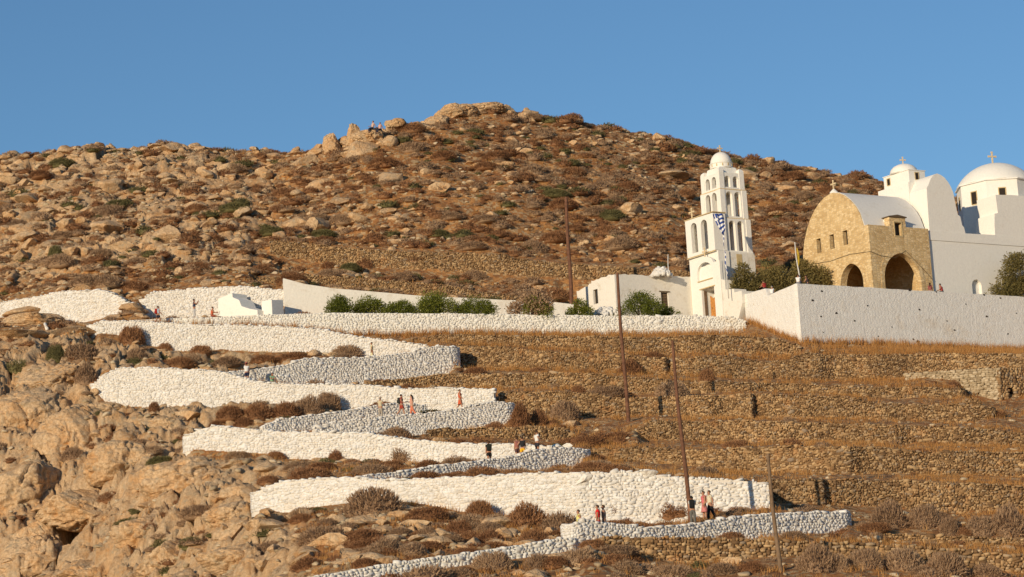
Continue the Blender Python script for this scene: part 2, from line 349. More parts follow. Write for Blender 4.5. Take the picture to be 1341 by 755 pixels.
W('W8', [(122, 424), (131, 419), (188, 420), (266, 424.6), (313, 424.6), (420, 430), (474, 441), (530, 447), (562, 452)],
  [(122, 434), (150, 437), (188, 449), (232, 460), (282, 457), (354, 460), (420, 461), (474, 466), (562, 466)], [(122, 239.5), (562, 236)], 'white', .7, [(122, .1), (240, .02), (562, .4)], 3.0, 0,
  label='long sunlit white wall of the upper leg, under the stepped white block', group=GP, stone=.165)
W('W9', [(160, 420), (200, 417), (272, 415), (313, 412.7), (430, 409.3), (549, 409.7), (698, 411.6), (810, 412.7), (900, 412.9), (959, 414), (976, 419)],
  [(160, 424), (272, 426), (400, 431), (474, 437), (549, 436), (698, 437.7), (900, 437.7), (976, 436)], [(160, 242), (272, 240.8), (430, 241), (976, 245.3)], 'wash', .5, [(160, .0), (290, -.12), (330, .6), (976, .6)],
  label='long level whitewashed wall below the green bushes and bell tower', group=GP, stone=.17)
W('W10', [(-60, 398), (0, 396), (19, 391.7), (44, 388.5), (78, 381), (138, 379), (156, 387), (169, 398)], [(-60, 418), (0, 414), (66, 416), (100, 423), (141, 415), (169, 404)], [(-60, 252), (169, 246)], 'white', .8, .2, 0, 1.5,
  label='white stone retaining wall at the far left edge, smoother at its foot', group=None)
W('W11', [(187, 391), (192, 385), (200, 382), (269, 376), (310, 374), (372, 379)], [(187, 416), (372, 415)], [(187, 248), (372, 246)], 'white', .6, .2, 2.5, 0,
  label='white stone wall behind the stepped block and the man in a navy vest', group=None, stone=.17)
W('W11b', [(371, 363.5), (382, 366.6), (400, 371.7), (437, 377), (549, 386.6), (661, 392), (720, 394), (752, 398)], [(371, 413), (430, 412), (752, 416)], [(371, 245.6), (752, 251)], 'plaster', .5, .2,
  label='smooth white retaining wall sloping down behind the long row of oleanders', group=None, name='white_retaining_wall')
GT = 'dry stone terrace walls on the right slope'
def T(key, top, bot, Y, label, **kw):
    W(key, top, bot, Y, 'brown', .6, .0, label=label, name='dry_stone_terrace_wall', group=GT, stone=kw.pop('stone', .125), **kw)
T('B1', [(787, 701), (824, 703), (901, 703), (1000, 706), (1120, 711), (1241, 717), (1341, 727), (1430, 733)], [(787, 706), (824, 727), (901, 736), (1002, 728), (1043, 728), (1180, 738), (1341, 751), (1430, 756)], [(787, 147), (1000, 147.5), (1430, 146)],
  'lowest brown dry stone wall, just below the white wall of the lowest bend', stone=.155)
T('B0', [(1150, 699), (1163, 698), (1341, 705), (1430, 708)], [(1150, 703), (1163, 707), (1341, 716), (1430, 720)], [(1150, 158.5), (1430, 158)],
  'low rubble wall between the rows of round grey shrubs at lower right')
T('T7', [(1000, 627), (1142, 628), (1258, 632), (1341, 637), (1430, 641)], [(1000, 662), (1112, 665), (1276, 675), (1341, 672), (1430, 672)], [(1000, 169), (1079, 169), (1080, 169.9), (1430, 170.5)],
  'dark brown terrace wall with black vertical gap, right of the pale wooden pole')
T('T6', [(767, 588), (842, 586), (915, 589), (1000, 585), (1151, 585), (1215, 591), (1341, 592), (1430, 596)], [(767, 601), (823, 608), (1000, 622), (1151, 624), (1341, 628), (1430, 632)], [(767, 192), (1110, 184), (1130, 184.7), (1430, 185)],
  'brown terrace wall second from the bottom, right of the white bend with boulders')
T('T5a', [(560, 563), (580, 561), (636, 559.6), (711, 558), (744, 559.6), (752, 567)], [(560, 572), (636, 576), (752, 580)], [(560, 200), (752, 203)],
  'short brown wall left of the bare orange earth slip', hr=1.5)
T('T5', [(838, 560), (849, 551), (1020, 550), (1047, 553), (1241, 557), (1341, 567), (1430, 570)], [(838, 580), (1000, 583), (1151, 583), (1341, 588), (1430, 590)], [(838, 204), (1170, 201.5), (1191, 202), (1430, 201)],
  'brown terrace wall starting right of the bare orange earth slip', hl=1.5)
T('T4', [(655, 512), (750, 512), (816, 520), (1000, 516), (1103, 518), (1146, 527), (1245, 529), (1276, 522), (1293, 535)], [(655, 548), (764, 548), (974, 548), (1103, 551), (1241, 555), (1293, 556)], [(655, 216), (925, 213.3), (946, 213.9), (984, 213.4), (985, 214.3), (1293, 212)],
  'brown terrace wall behind the foot of the middle pole', hr=1.5)
T('T3', [(480, 500), (567, 491), (600, 489), (678, 489), (737, 487), (842, 494), (908, 500), (1020, 500.5), (1138, 506), (1258, 507.5)], [(480, 503), (528, 509), (591, 508), (645, 509), (744, 511), (836, 518), (1000, 516), (1138, 523), (1258, 525)], [(480, 222), (600, 225), (980, 222), (1001, 222.7), (1258, 221)],
  'brown terrace wall starting under the tall square white bend', hr=1.0)
T('T2', [(598, 450), (724, 459), (829, 465), (895, 469), (951, 465), (1000, 474), (1030, 470), (1056, 462), (1082, 464), (1258, 462), (1341, 462), (1430, 463)], [(598, 488), (688, 486), (796, 490), (908, 495), (990, 499), (1086, 500), (1185, 499), (1210, 490), (1341, 490), (1430, 490)], [(598, 235.5), (870, 232.5), (871, 233.3), (1070, 231), (1091, 231.7), (1430, 230)],
  'second brown terrace wall below the church enclosure, full width of the slope')
T('T1', [(520, 449), (545, 441), (580, 437), (711, 440), (842, 442), (941, 438), (1020, 443), (1048, 452)], [(520, 451), (580, 451), (652, 455), (744, 460), (875, 466), (974, 467), (1048, 469)], [(520, 239), (800, 237), (1048, 235.5)],
  'topmost brown terrace wall right under the long level white wall')
WALLS['T1']['par'] = 0
T('H2', [(330, 364), (400, 358.6), (480, 365), (579, 372), (624, 381), (700, 389)], [(330, 371), (400, 372), (512, 384), (601, 389), (700, 397)], [(330, 253), (700, 254)],
  'lower of two brown field walls on the hillside above the oleanders')
T('H1', [(353, 313.5), (391, 317), (461, 325), (525, 329), (661, 332.6), (671, 337), (741, 345), (851, 352), (905, 355)], [(353, 330), (400, 342), (500, 350), (612, 356), (717, 363), (905, 366)], [(353, 264), (905, 262)],
  'upper brown field wall crossing the hillside left of the bell tower')
for k in ('H1', 'H2'): WALLS[k]['group'] = 'dry stone field walls on the upper hillside'

def hash_k(k): return float(sum(ord(c)*(i+3) for i, c in enumerate(k)) % 97)
def interp(pts, u):
    a = np.array(pts, float); return np.interp(u, a[:, 0], a[:, 1])
PH = radians(33)
RV = np.array([cos(PH), sin(PH), 0]); LV = np.array([-sin(PH), cos(PH), 0])
CORNER = at(1050, 447, 238.); GATE = at(890+240/5.035, 270+350/5.035, 249.); YC = at(1143.5, 373.6, 252.)
GZ = 42.0
for k, w in WALLS.items():
    us = np.arange(w['top'][0][0], w['top'][-1][0]+.01, 4.)
    P = []; ZB = []
    for u in us:
        Y = float(interp(w['Y'], u)); vt = float(interp(w['top'], u)); p = at(u, vt, Y)
        vb = float(interp(w['bot'], u)); vb = float(interp(w['bot'], u + .075*(vb-vt)))
        if w['style'] == 'brown' and k[0] == 'T':
            q_ = np.array([[u*.012, hash_k(k), 0.]]); Y += .5*float(fbm(q_, 3)[0]); vt += 2.2*float(fbm(q_*3+9, 3)[0]); vb = max(vb - 3.5 + 2.5*float(fbm(q_*2+5, 2)[0]), vt+3); p = at(u, vt, Y)
        zb = at(u+.075*(vb-vt), vb, Y)[2]
        P.append(p); ZB.append(min(zb, p[2]-.15))
    w['P'] = np.array(P); w['ZB'] = np.array(ZB)
    if isinstance(w['par'], list): w['par'] = np.interp(us, *np.array(w['par']).T)
# the church enclosure walls (world axes of the church)
def enclosure(key, s0, s1, axis, ztop, zbot, label):
    n = int(abs(s1-s0)/.3)+2; s = np.linspace(s0, s1, n)
    P = CORNER[None, :] + s[:, None]*axis[None, :]; P[:, 2] = [np.interp(x, *ztop) for x in s]
    w = dict(P=P, ZB=np.array([np.interp(x, *zbot) for x in s]), style='enclosure', th=.6, par=P[:, 2]-41.4, hl=0, hr=0, label=label, cat='wall', name='church_enclosure_wall', group='enclosure walls of the church terrace', stone=.16)
    WALLS[key] = w
enclosure('E1', 0, 40, RV, ((0, 40), (42.56, 42.5)), ((0, 27, 40), (37.3, 37.3, 38)), 'long whitewashed enclosure wall under the church, shaded face with pits painted dark')
_g2 = at(890+240/5.035, 270+350/5.035, 250.5); _e = _g2 - 3.9*LV - CORNER; _e[2] = 0; _el = float(np.linalg.norm(_e)); EV = _e/_el
enclosure('E2', 0.32, _el, EV, ((0, 5.7, 5.75, _el), (42.6, 42.45, 43.2, 43.4)), ((0, 2.7, 8.7, 9.4), (37.3, 38.1, 40.5, 40.9)), 'sunlit enclosure wall between its sharp corner and the gate')
E2 = WALLS['E2']; E2['P'] = E2['P'][::-1]; E2['ZB'] = E2['ZB'][::-1]; E2['par'] = E2['par'][::-1]

# ------------------------------------------------------------------ terrain height
SKY = [(-220, 222), (-60, 212), (0, 206), (30, 203), (80, 198), (110, 191), (150, 188), (280, 190), (418, 191), (426, 184), (450, 176), (470, 170), (490, 162), (540, 151), (570, 141), (600, 137), (645, 136), (680, 146), (720, 150), (800, 160), (850, 168), (900, 183), (940, 194),
       (1000, 207), (1050, 216), (1150, 235), (1250, 260), (1341, 285), (1500, 325)]
CREST = [(-220, 312), (0, 306), (300, 303), (440, 296), (500, 294), (600, 308), (800, 315), (1150, 318), (1500, 322)]
def gl(pts, n=60):
    us = np.linspace(pts[0][0], pts[-1][0], n); a = np.array(pts, float)
    return np.array([at(u, np.interp(u, a[:, 0], a[:, 1]), np.interp(u, a[:, 0], a[:, 2])) for u in us])
GL = []
GL.append(gl([(-220, 762, 208), (0, 762, 200), (100, 762, 191), (200, 762, 177), (300, 762, 161), (404, 768, 139)]))
GL.append(gl([(404, 772, 137), (755, 775, 136), (1500, 775, 134)]))
GL.append(gl([(-220, 430, 240), (118, 436, 237)])); GL.append(gl([(-220, 480, 228), (118, 485, 226)]))
GL.append(gl([(-220, 560, 219), (60, 560, 216), (120, 560, 214), (247, 600, 199), (300, 625, 188)]))
GL.append(gl([(-220, 660, 211), (60, 660, 207), (200, 660, 194), (336, 672, 171)]))
GL.append(gl([(1262, 527, 224), (1500, 530, 224)])); GL.append(gl([(1112, 690, 161), (1300, 690, 161), (1500, 692, 160)]))
crest = gl([(u, v, np.interp(u, *np.array(CREST).T)) for u, v in SKY], 200)
def wline(pts): return np.array(pts, float)
h0 = CORNER; GL.append(np.array([h0 + s*RV + 10*LV*0 + np.array([0, 0, 0]) for s in (0,)]) ) if False else None
TERR = []  # flat ground of church terrace and house yard: a-range, Y, z
def aof(p): return p[..., 0]/p[..., 1]
NA = 840; uA = np.linspace(-200, 1480, NA)
AA = (uA-CX)/F/ cos(PITCH)
AA = np.concatenate([np.linspace(-1.3, AA[0], 24)[:-1], AA, np.linspace(AA[-1], 1.3, 24)[1:]])
YY = np.concatenate([np.arange(6, 126, 6.), np.arange(126, 136, 1.), np.arange(136, 252, .22), np.arange(252, 330, .3), np.arange(332, 420, 4.), np.array([440, 480, 540, 640, 800])])
H = np.zeros((len(AA), len(YY))); MASK = np.ones_like(H); ROCK = np.zeros_like(H)
_st = 3./F/cos(PITCH)
cr_a = aof(crest); order = np.argsort(cr_a)
wl = [(k, aof(w['P']), w) for k, w in WALLS.items()]
for i, a in enumerate(AA):
    ac = min(max(a, cr_a.min()+1e-4), AA[22+NA]-1e-4)
    ac = max(ac, AA[24])
    bp = []; wy = []
    for k, wa, w in wl:
        o_ = np.argsort(wa)
        if wa.min() <= ac <= wa.max():
            Y = np.interp(ac, wa[o_], w['P'][o_, 1]); zt = np.interp(ac, wa[o_], w['P'][o_, 2]); zb = np.interp(ac, wa[o_], w['ZB'][o_])
            par = w['par'] if np.isscalar(w['par']) else np.interp(ac, wa[o_], w['par'][o_])
            yy_ = np.interp([ac-_st, ac+_st], wa[o_], w['P'][o_, 1]); mg = min(abs(yy_[1]-yy_[0])*1.3, .7)
            bp.append((Y+.04+mg*.7, zb-.03)); bp.append((Y+w['th']*.7+mg, max(zt-par, zb+.05)-.06)); wy.append(Y)
    for g in GL:
        if g is None: continue
        ga = aof(g)
        if ga.min() <= ac <= ga.max():
            o_ = np.argsort(ga); bp.append((np.interp(ac, ga[o_], g[o_, 1]), np.interp(ac, ga[o_], g[o_, 2])))
    u = CX + ac*cos(PITCH)*F
    if 735 < u < 985: bp.append((256.5, 42.0)); bp.append((258.5, 43.0))
    if u >= 985: bp.append((258, 41.4)); bp.append((265, 48.0))
    cy = np.interp(ac, cr_a[order], crest[order, 1]); cz = np.interp(ac, cr_a[order], crest[order, 2])
    bp.append((cy, cz))
    bp.sort(); b = [bp[0]]
    for q in bp[1:]:
        b.append((max(q[0], b[-1][0]+.15), q[1]))
    b = [(6., -.1), (60, .8), (100, 3.4)] + b + [(cy+8, cz-1.0), (cy+40, cz-14), (cy+160, 10), (cy+400, -2)]
    bx = np.array(b); H[i] = np.interp(YY, bx[:, 0], bx[:, 1])
    d = np.full(len(YY), 9.)
    for y in wy: d = np.minimum(d, np.where(YY < y, (y-YY), np.maximum(YY-y-.6, 0)))
    MASK[i] = np.clip((d-.15)/2.2, 0, 1)
    if u > 735: MASK[i] *= np.clip(np.abs(YY-254)/3-3, .05, 1)
# soften across columns
def blur(A, axis, k):
    w = np.exp(-.5*(np.arange(-k*2, k*2+1)/k)**2); w /= w.sum(); out = np.zeros_like(A)
    pad = [(0, 0), (0, 0)]; pad[axis] = (k*2, k*2); Ap = np.pad(A, pad, mode='edge')
    for j, ww in enumerate(w):
        sl = [slice(None), slice(None)]; sl[axis] = slice(j, j+A.shape[axis]); out += ww*Ap[tuple(sl)]
    return out
HB = blur(H, 0, 1.5 and 2); _w = .0
HF = blur(blur(H, 0, 16), 1, 6); _t = np.clip((YY-264)/8, 0, 1)[None, :]; _wf = np.ones_like(H)
_wf = _wf*_t; H = HB*(1-_wf) + HF*_wf
MASK = blur(blur(MASK, 0, 2), 1, 1)
XX = AA[:, None]*YY[None, :]; YG = np.repeat(YY[None, :], len(AA), 0)
P2 = np.stack([XX.ravel(), YG.ravel(), np.zeros(XX.size)], 1)
hill = np.clip((YG-252)/8, 0, 1)
uu = CX + (XX/YG)*cos(PITCH)*F
cliff = np.clip((430-uu)/120, 0, 1)*np.clip((240-YG)/6, 0, 1)*np.clip((YG-128)/10, 0, 1)
hillrock = hill*np.clip((640-uu)/350, 0.12, 1)*np.clip((330-YG)/10, 0, 1)
n_lo = fbm(P2*[.045, .06, 1], 3).reshape(H.shape); n_md = fbm(P2*[.28, .36, 1]+5, 4).reshape(H.shape); n_hi = fbm(P2*[1.1, 1.4, 1]+9, 4).reshape(H.shape)
Q = P2 + 1.2*np.stack([fbm(P2*.35+31, 3), fbm(P2*.35+61, 3), 0*P2[:, 0]], 1)
f1, f2, idv, dx, dy = worley(Q*[.26, .21, 1]); a1 = (idv*7.1 % 1-.5)*dx*2.2 + (idv*3.3 % 1-.5)*dy*2.2
crag = ((idv-.5)*1.5 + a1 - .8*np.clip(.14-(f2-f1), 0, .14)/.14).reshape(H.shape)
f1, f2, idv2, dx, dy = worley(Q*[.75, .6, 1]+7, 5); crag2 = ((idv2-.5)*.75 + (idv2*5.7 % 1-.5)*dx*1.1 - .35*np.clip(.12-(f2-f1), 0, .12)/.12).reshape(H.shape)
D = hill*np.clip((325-YG)/20, 0, 1)*(n_lo*1.1 + n_md*.5) + n_hi*.14 + cliff*(crag*.6 + crag2*.4 + n_md*.7 + n_lo*1.3 + n_hi*.35)
crk = (1-np.clip(np.abs(fbm(Q*[.42, .2, 1]+3, 3))*9, 0, 1)).reshape(H.shape); crk2 = (1-np.clip(np.abs(fbm(Q*[1.3, .8, 1]+13, 3))*7, 0, 1)).reshape(H.shape)
D += hillrock*(crag*.55 + crag2*.55) - cliff*(crk*.9 + crk2*.35) - hillrock*crk2*.3
D += np.clip((YG-128)/10, 0, 1)*(n_md*.25)
# a cave mouth in the lower left cliff
H = H + D*MASK
ROCK = np.clip(cliff*1.0 + hillrock*.55, 0, 1)*MASK
_step = (AA[24+NA//2]-AA[23+NA//2])
def ground_z(x, y):
    x = np.atleast_1d(np.asarray(x, float)); y = np.atleast_1d(np.asarray(y, float)); a = x/y
    fi = np.clip(np.interp(a, AA, np.arange(len(AA))), 0, len(AA)-1.001); fj = np.clip(np.interp(y, YY, np.arange(len(YY))), 0, len(YY)-1.001)
    i = fi.astype(int); j = fj.astype(int); p = fi-i; q = fj-j
    return H[i, j]*(1-p)*(1-q)+H[i+1, j]*p*(1-q)+H[i, j+1]*(1-p)*q+H[i+1, j+1]*p*q
def ground_at(u, v, y0=128, y1=325, ymin=None):
    """where the view ray of photo position (u, v) meets the ground"""
    ys = np.arange(ymin or y0, y1, .1); d = ray(u, v); X = CAM[0]+d[0]*ys/d[1]; Z = CAM[2]+d[2]*ys/d[1]
    hit = np.nonzero(ground_z(X, ys) >= Z)[0]
    if len(hit) == 0: return None
    k = hit[0]; return np.array([X[k], ys[k], ground_z(X[k], ys[k])[0]])

# the dark cave in the lower left cliff: a notch cut into the slope (its roof is a rock placed over it)
CV = ground_at(86, 712); _cx, _cy, _cz = CV
_rx = np.abs(XX-_cx-(YG-_cy)*.25)/1.55; _in = (_rx < 1) & (YG > _cy) & (YG < _cy+5.0)
H = np.where(_in, np.minimum(H, _cz-.1), H)
idx = np.arange(H.size).reshape(H.shape)
Fq = np.stack([idx[:-1, :-1].ravel(), idx[1:, :-1].ravel(), idx[1:, 1:].ravel(), idx[:-1, 1:].ravel()], 1)
me = mesh_np('hillside', np.stack([XX.ravel(), YG.ravel(), H.ravel()], 1), Fq, M['ground'], True)
at_ = me.attributes.new('rock', 'FLOAT', 'POINT'); at_.data.foreach_set('value', ROCK.ravel().astype(np.float32))
tag(obj('hillside_terrain', me), 'dry brown rocky hillside rising to a craggy summit', None, None, 'structure')
pv = 9000.
gm = flat('distant_ground', (.2, .12, .06), .95, .2, .01)
me = mesh_np('ground', np.array([(-pv, -pv, -.4), (pv, -pv, -.4), (pv, pv, -.4), (-pv, pv, -.4)]), np.array([[0, 1, 2, 3]]), gm)
tag(obj('ground', me), 'flat dry ground around the foot of the hill', None, None, 'structure')
# ------------------------------------------------------------------ stone walls
_g = [(x, y, z) for x in (-1, 0, 1) for y in (-1, 0, 1) for z in (-1, 0, 1) if (x, y, z) != (0, 0, 0)]
_gi = {p: i for i, p in enumerate(_g)}
ST_V = np.array(_g, float); ST_V = ST_V/((np.abs(ST_V)**5.5).sum(1)**(1/5.5))[:, None]
_q = []
for ax in range(3):
    for sg in (-1, 1):
        for i in (-1, 0):
            for j in (-1, 0):
                c = []
                for (a, b) in ((0, 0), (1, 0), (1, 1), (0, 1)):
                    p = [0, 0, 0]; p[ax] = sg; p[(ax+1) % 3] = i+a; p[(ax+2) % 3] = j+b; c.append(_gi[tuple(p)])
                _q.append(c if sg > 0 else c[::-1])
ST_F = np.array(_q)
def stones_mesh(C, S, Tx, Nn, tilt, jit=.13):
    """C centres, S half sizes (along, out, up), Tx tangents, Nn outward normals"""
    n = len(C); up = np.tile([0, 0, 1.], (n, 1))
    V = ST_V[None]*(1 + rng.uniform(-jit, jit, (n, 26, 3))) 
    ct, st = np.cos(tilt)[:, None, None], np.sin(tilt)[:, None, None]
    L = V*S[:, None, :]
    x = L[..., 0:1]*ct - L[..., 2:3]*st; z = L[..., 0:1]*st + L[..., 2:3]*ct
    W_ = C[:, None, :] + x*Tx[:, None, :] + L[..., 1:2]*Nn[:, None, :] + z*up[:, None, :]
    Fc = (ST_F[None] + (np.arange(n)*26)[:, None, None]).reshape(-1, 4)
    return W_.reshape(-1, 3), Fc
def hooked(P, ZB, par, hl, hr):
    """adds rounded returns into the hill at the ends"""
    P = [p.copy() for p in P]; ZB = list(ZB)
    def hook(p0, dirn, L, sgn, zb, z):
        out = []; ang = atan2(dirn[1], dirn[0]); p = p0.copy(); step = .3; turned = 0; tgt = radians(90)
        goal = atan2(1, 0)
        d = (goal-ang+pi) % (2*pi)-pi; n = max(int(L/step), 2); m = min(n, 5)
        for i in range(n):
            if i < m: ang += d/m
            p = p + np.array([cos(ang)*step, sin(ang)*step, 0]); q = p.copy(); g = ground_z(q[0], q[1])[0]
            out.append((q, zb + (z-zb)*(.12*i/n), z))
        return out
    if hr:
        d = P[-1]-P[-3]
        for q, zb, z in hook(P[-1], d, hr, 1, ZB[-1], P[-1][2]): P.append(np.array([q[0], q[1], z])); ZB.append(zb)
    if hl:
        d = P[0]-P[2]; pre = [(np.array([q[0], q[1], z]), zb) for q, zb, z in hook(P[0], d, hl, -1, ZB[0], P[0][2])]
        P = [p for p, _ in pre[::-1]]+P; ZB = [b for _, b in pre[::-1]]+ZB
    return np.array(P), np.array(ZB)
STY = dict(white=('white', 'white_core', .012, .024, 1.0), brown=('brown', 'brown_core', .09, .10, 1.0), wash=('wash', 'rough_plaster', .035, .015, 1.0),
           enclosure=('wash', 'brick_'+'E1', .0, .007, 1.0), pale=('pale', 'brown_core', .06, .04, 1.0))
ZOFF = {}
for k, w in WALLS.items():
    P, ZB = hooked(w['P'], w['ZB'], w['par'], w['hl'], w['hr'])
    # resample by arc length
    dl = np.hypot(np.diff(P[:, 0]), np.diff(P[:, 1])); s = np.concatenate([[0], np.cumsum(dl)]); Ltot = s[-1]
    def PT(t): return np.stack([np.interp(t, s, P[:, c]) for c in range(3)], 1)
    def tang(t):
        a = PT(np.clip(t-.25, 0, Ltot)); b = PT(np.clip(t+.25, 0, Ltot)); d = (b-a); d[:, 2] = 0; return d/np.maximum(np.linalg.norm(d, axis=1), 1e-6)[:, None]
    root = P[len(P)//2].copy(); root[2] = ZB.min()
    st = STY.get(w['style'], ('plaster', 'rough_plaster', 0, 0, 1.0)); th = w['th']
    if w['style'] == 'enclosure': st = ('wash', 'brick_'+k, 0, 0, 1)
    # core
    n = max(int(Ltot/.35), 4); t = np.linspace(0, Ltot, n); p = PT(t); T_ = tang(t); Nn = np.stack([T_[:, 1], -T_[:, 0], 0*T_[:, 0]], 1)
    inset = st[2]; top_drop = .1 if w['style'] in ('white', 'brown', 'pale') else .02
    zt = p[:, 2] - top_drop + (.05*fbm(np.stack([t*.9, t*0+hash_k(k), t*0], 1), 3) if w['style'] != 'plaster' else .03*fbm(np.stack([t*.6, t*0, t*0], 1), 3)); zb = np.interp(t, s, ZB)-.6
    rows = 8; V = []
    for r in range(rows+1):
        f = r/rows; q = p - Nn*inset; q[:, 2] = zb + (zt-zb)*f; V.append(q)
    q = p - Nn*th; q[:, 2] = zt; V.append(q); q = q.copy(); q[:, 2] = zb; V.append(q)
    V = np.concatenate(V); R_ = rows+3; I = np.arange(R_*n).reshape(R_, n)
    Fc = [np.stack([I[:-1, :-1].ravel(), I[:-1, 1:].ravel(), I[1:, 1:].ravel(), I[1:, :-1].ravel()], 1), np.stack([I[-1, :-1], I[-1, 1:], I[0, 1:], I[0, :-1]], 1)]
    Fc = np.concatenate(Fc); caps = [[int(x) for x in I[:, 0]], [int(x) for x in I[::-1, -1]]]
    core_me = mesh_np('core', V-root, Fc.tolist()+caps, M[st[1]], False)
    if w['style'] == 'plaster':
        o = obj(w['name'], core_me, None, root); tag(o, w['label'], 'wall', w['group']); continue
    if w['style'] == 'enclosure':
        o = obj(w['name'], core_me, None, root); tag(o, w['label'], 'wall', w['group']); w['obj'] = o; w['root'] = root; continue
    # stones
    h = w['stone']; Cs, Ss, Tt, Nt, Ti = [], [], [], [], []
    Hmax = float((p[:, 2]-zb).max()); nr = int(Hmax/(h*.92))+1
    for r in range(nr):
        wv = rng.lognormal(math.log(h*1.5), .45, int(Ltot/(h*.9))+8); wv = np.clip(wv, h*.6, h*4); c = np.cumsum(wv)-wv/2 - rng.uniform(0, h); ok = (c > 0) & (c < Ltot); c = c[ok]; wd = wv[ok]
        if len(c) == 0: continue
        pp = PT(c); tt = tang(c); nn = np.stack([tt[:, 1], -tt[:, 0], 0*tt[:, 0]], 1)
        z = pp[:, 2] - h*.55 - r*h*.92 + rng.uniform(-.22, .22, len(c))*h + .25*h*fbm(np.stack([c*.5, c*0+r*.35, c*0+len(k)], 1), 2)
        keep = z > np.interp(c, s, ZB)-.3
        if r == 0:
            z += rng.uniform(-.1, .45, len(c))*h*(1 if w['style'] in ('white', 'brown') else .1)
        hh = h*(rng.uniform(.42, .68, len(c)) if w['style'] != 'white' else rng.uniform(.40, .66, len(c))); big = rng.random(len(c)) < .09; bf = rng.uniform(1.25, 1.7 if w['style'] == 'white' else 2.1, len(c))
        hh = np.where(big, hh*bf, hh); wdd = np.where(big, wd*bf*.9, wd)
        dep = np.full(len(c), .14) if r else np.full(len(c), th*.5)
        outw = (st[3]*rng.uniform(-.3, 1, len(c))) if w['style'] != 'enclosure' else st[3]*rng.uniform(-1, 1, len(c))
        ctr = pp.copy(); ctr[:, 2] = z; ctr += nn*(outw-dep+.0)[:, None]
        if w['style'] == 'white' and k in ('W2', 'W3'): pass
        Cs.append(ctr[keep]); Ss.append(np.stack([wdd*(.505 if w['style'] == 'brown' else .53), dep+.02, hh], 1)[keep]); Tt.append(tt[keep]); Nt.append(nn[keep]); Ti.append(rng.normal(0, .16 if w['style'] != 'enclosure' else .015, len(c))[keep])
    Cs, Ss, Tt, Nt, Ti = map(np.concatenate, (Cs, Ss, Tt, Nt, Ti))
    V, Fc = stones_mesh(Cs-root, Ss, Tt, Nt, Ti, .2)
    o = obj(w['name'], mesh_np('stones', V, Fc, M[st[0]], True), None, root); tag(o, w['label'], 'wall', w['group'])
    obj('wall_core', core_me, o)
    w['obj'] = o; w['root'] = root

# ------------------------------------------------------------------ buildings
def plane_pt(u, v, P, d):
    """photo position -> (distance along d, height) in the upright plane through P"""
    n = np.array([d[1], -d[0], 0]); r = ray(u, v); t = ((P-CAM)@n)/(r@n); X = CAM+r*t
    return float((X-P)@d), float(X[2])
def arch(x0, x1, z0, zs, rise=None, pointed=False, n=12):
    w = (x1-x0)/2; c = (x0+x1)/2; rise = rise or w; out = [(x0, z0)]
    for i in range(n+1):
        t = i/n
        if pointed:
            f = 1-abs(2*t-1); a = f*pi/2; zz = zs + rise*(sin(a)**.9*.82+.18*f); xx = c + (w*cos(a)*(-1 if t < .5 else 1)) 
        else: a = pi*t; xx = c - w*cos(a); zz = zs + rise*sin(a)
        out.append((xx, zz))
    out.append((x1, z0)); return out
def rect(x0, x1, z0, z1): return [(x0, z0), (x0, z1), (x1, z1), (x1, z0)]
class B(MB):
    def pR(s, ol, holes, y0, y1): return s.panel(ol, holes, y0, y1)
    def pL(s, ol, holes, x0, x1):
        st = len(s.v); s.panel(ol, holes, -x1, -x0); return s.xf(ROTZ(pi/2), st)
def cross(mat, parent, x, y, z, h, w=.09, rz=0):
    h *= .85; w *= .75; b = B(); hw = w/2
    b.box(-hw, hw, -hw, hw, 0, h); b.box(-h*.33, -hw, -hw*.9, hw*.9, h*.58, h*.58+w); b.box(hw, h*.33, -hw*.9, hw*.9, h*.58, h*.58+w)
    for dx, dz in ((-h*.33-.02, h*.58+w/2), (h*.33+.02, h*.58+w/2), (0, h+.01)): b.box(dx-w*.75, dx+w*.75, -hw*.8, hw*.8, dz-w*.75, dz+w*.75)
    b.xf(TR(x, y, z) @ ROTZ(rz)); return b.build('cross', mat, parent)
def window(parent, axis, a0, a1, z0, z1, plane, depth, bars=True, frame_mat=None):
    """frame, pane and bars set back inside an opening; axis 'R' or 'L'"""
    fm = frame_mat or M['frame']; b = B(); t = .06
    def put(bb, a, c, e, f, d0, d1):
        if axis == 'R': bb.box(a, c, plane+d0, plane+d1, e, f)
        else: bb.box(plane+d0, plane+d1, a, c, e, f)
    put(b, a0, a1, z0, z0+t, depth, depth+.08); put(b, a0, a1, z1-t, z1, depth, depth+.08)
    put(b, a0, a0+t, z0+t, z1-t, depth, depth+.08); put(b, a1-t, a1, z0+t, z1-t, depth, depth+.08)
    if bars: m = (a0+a1)/2; put(b, m-.02, m+.02, z0+t, z1-t, depth+.01, depth+.06)
    w = b.build('window', fm, parent)
    p = B(); put(p, a0+t, a1-t, z0+t, z1-t, depth+.065, depth+.075); p.build('pane', M['glass'], w); return w

# --- the church
KC = 247./252.; _p = at(1143.5, 373.6, 247.)
ch = empty('church', (_p[0], _p[1], 1.7+(GZ-1.7)*KC), PH); ch.scale = (KC, KC, KC)
tag(ch, 'white domed church with a yellow stone porch at its left end', 'church')
NL = 10.2; NW = 7.6
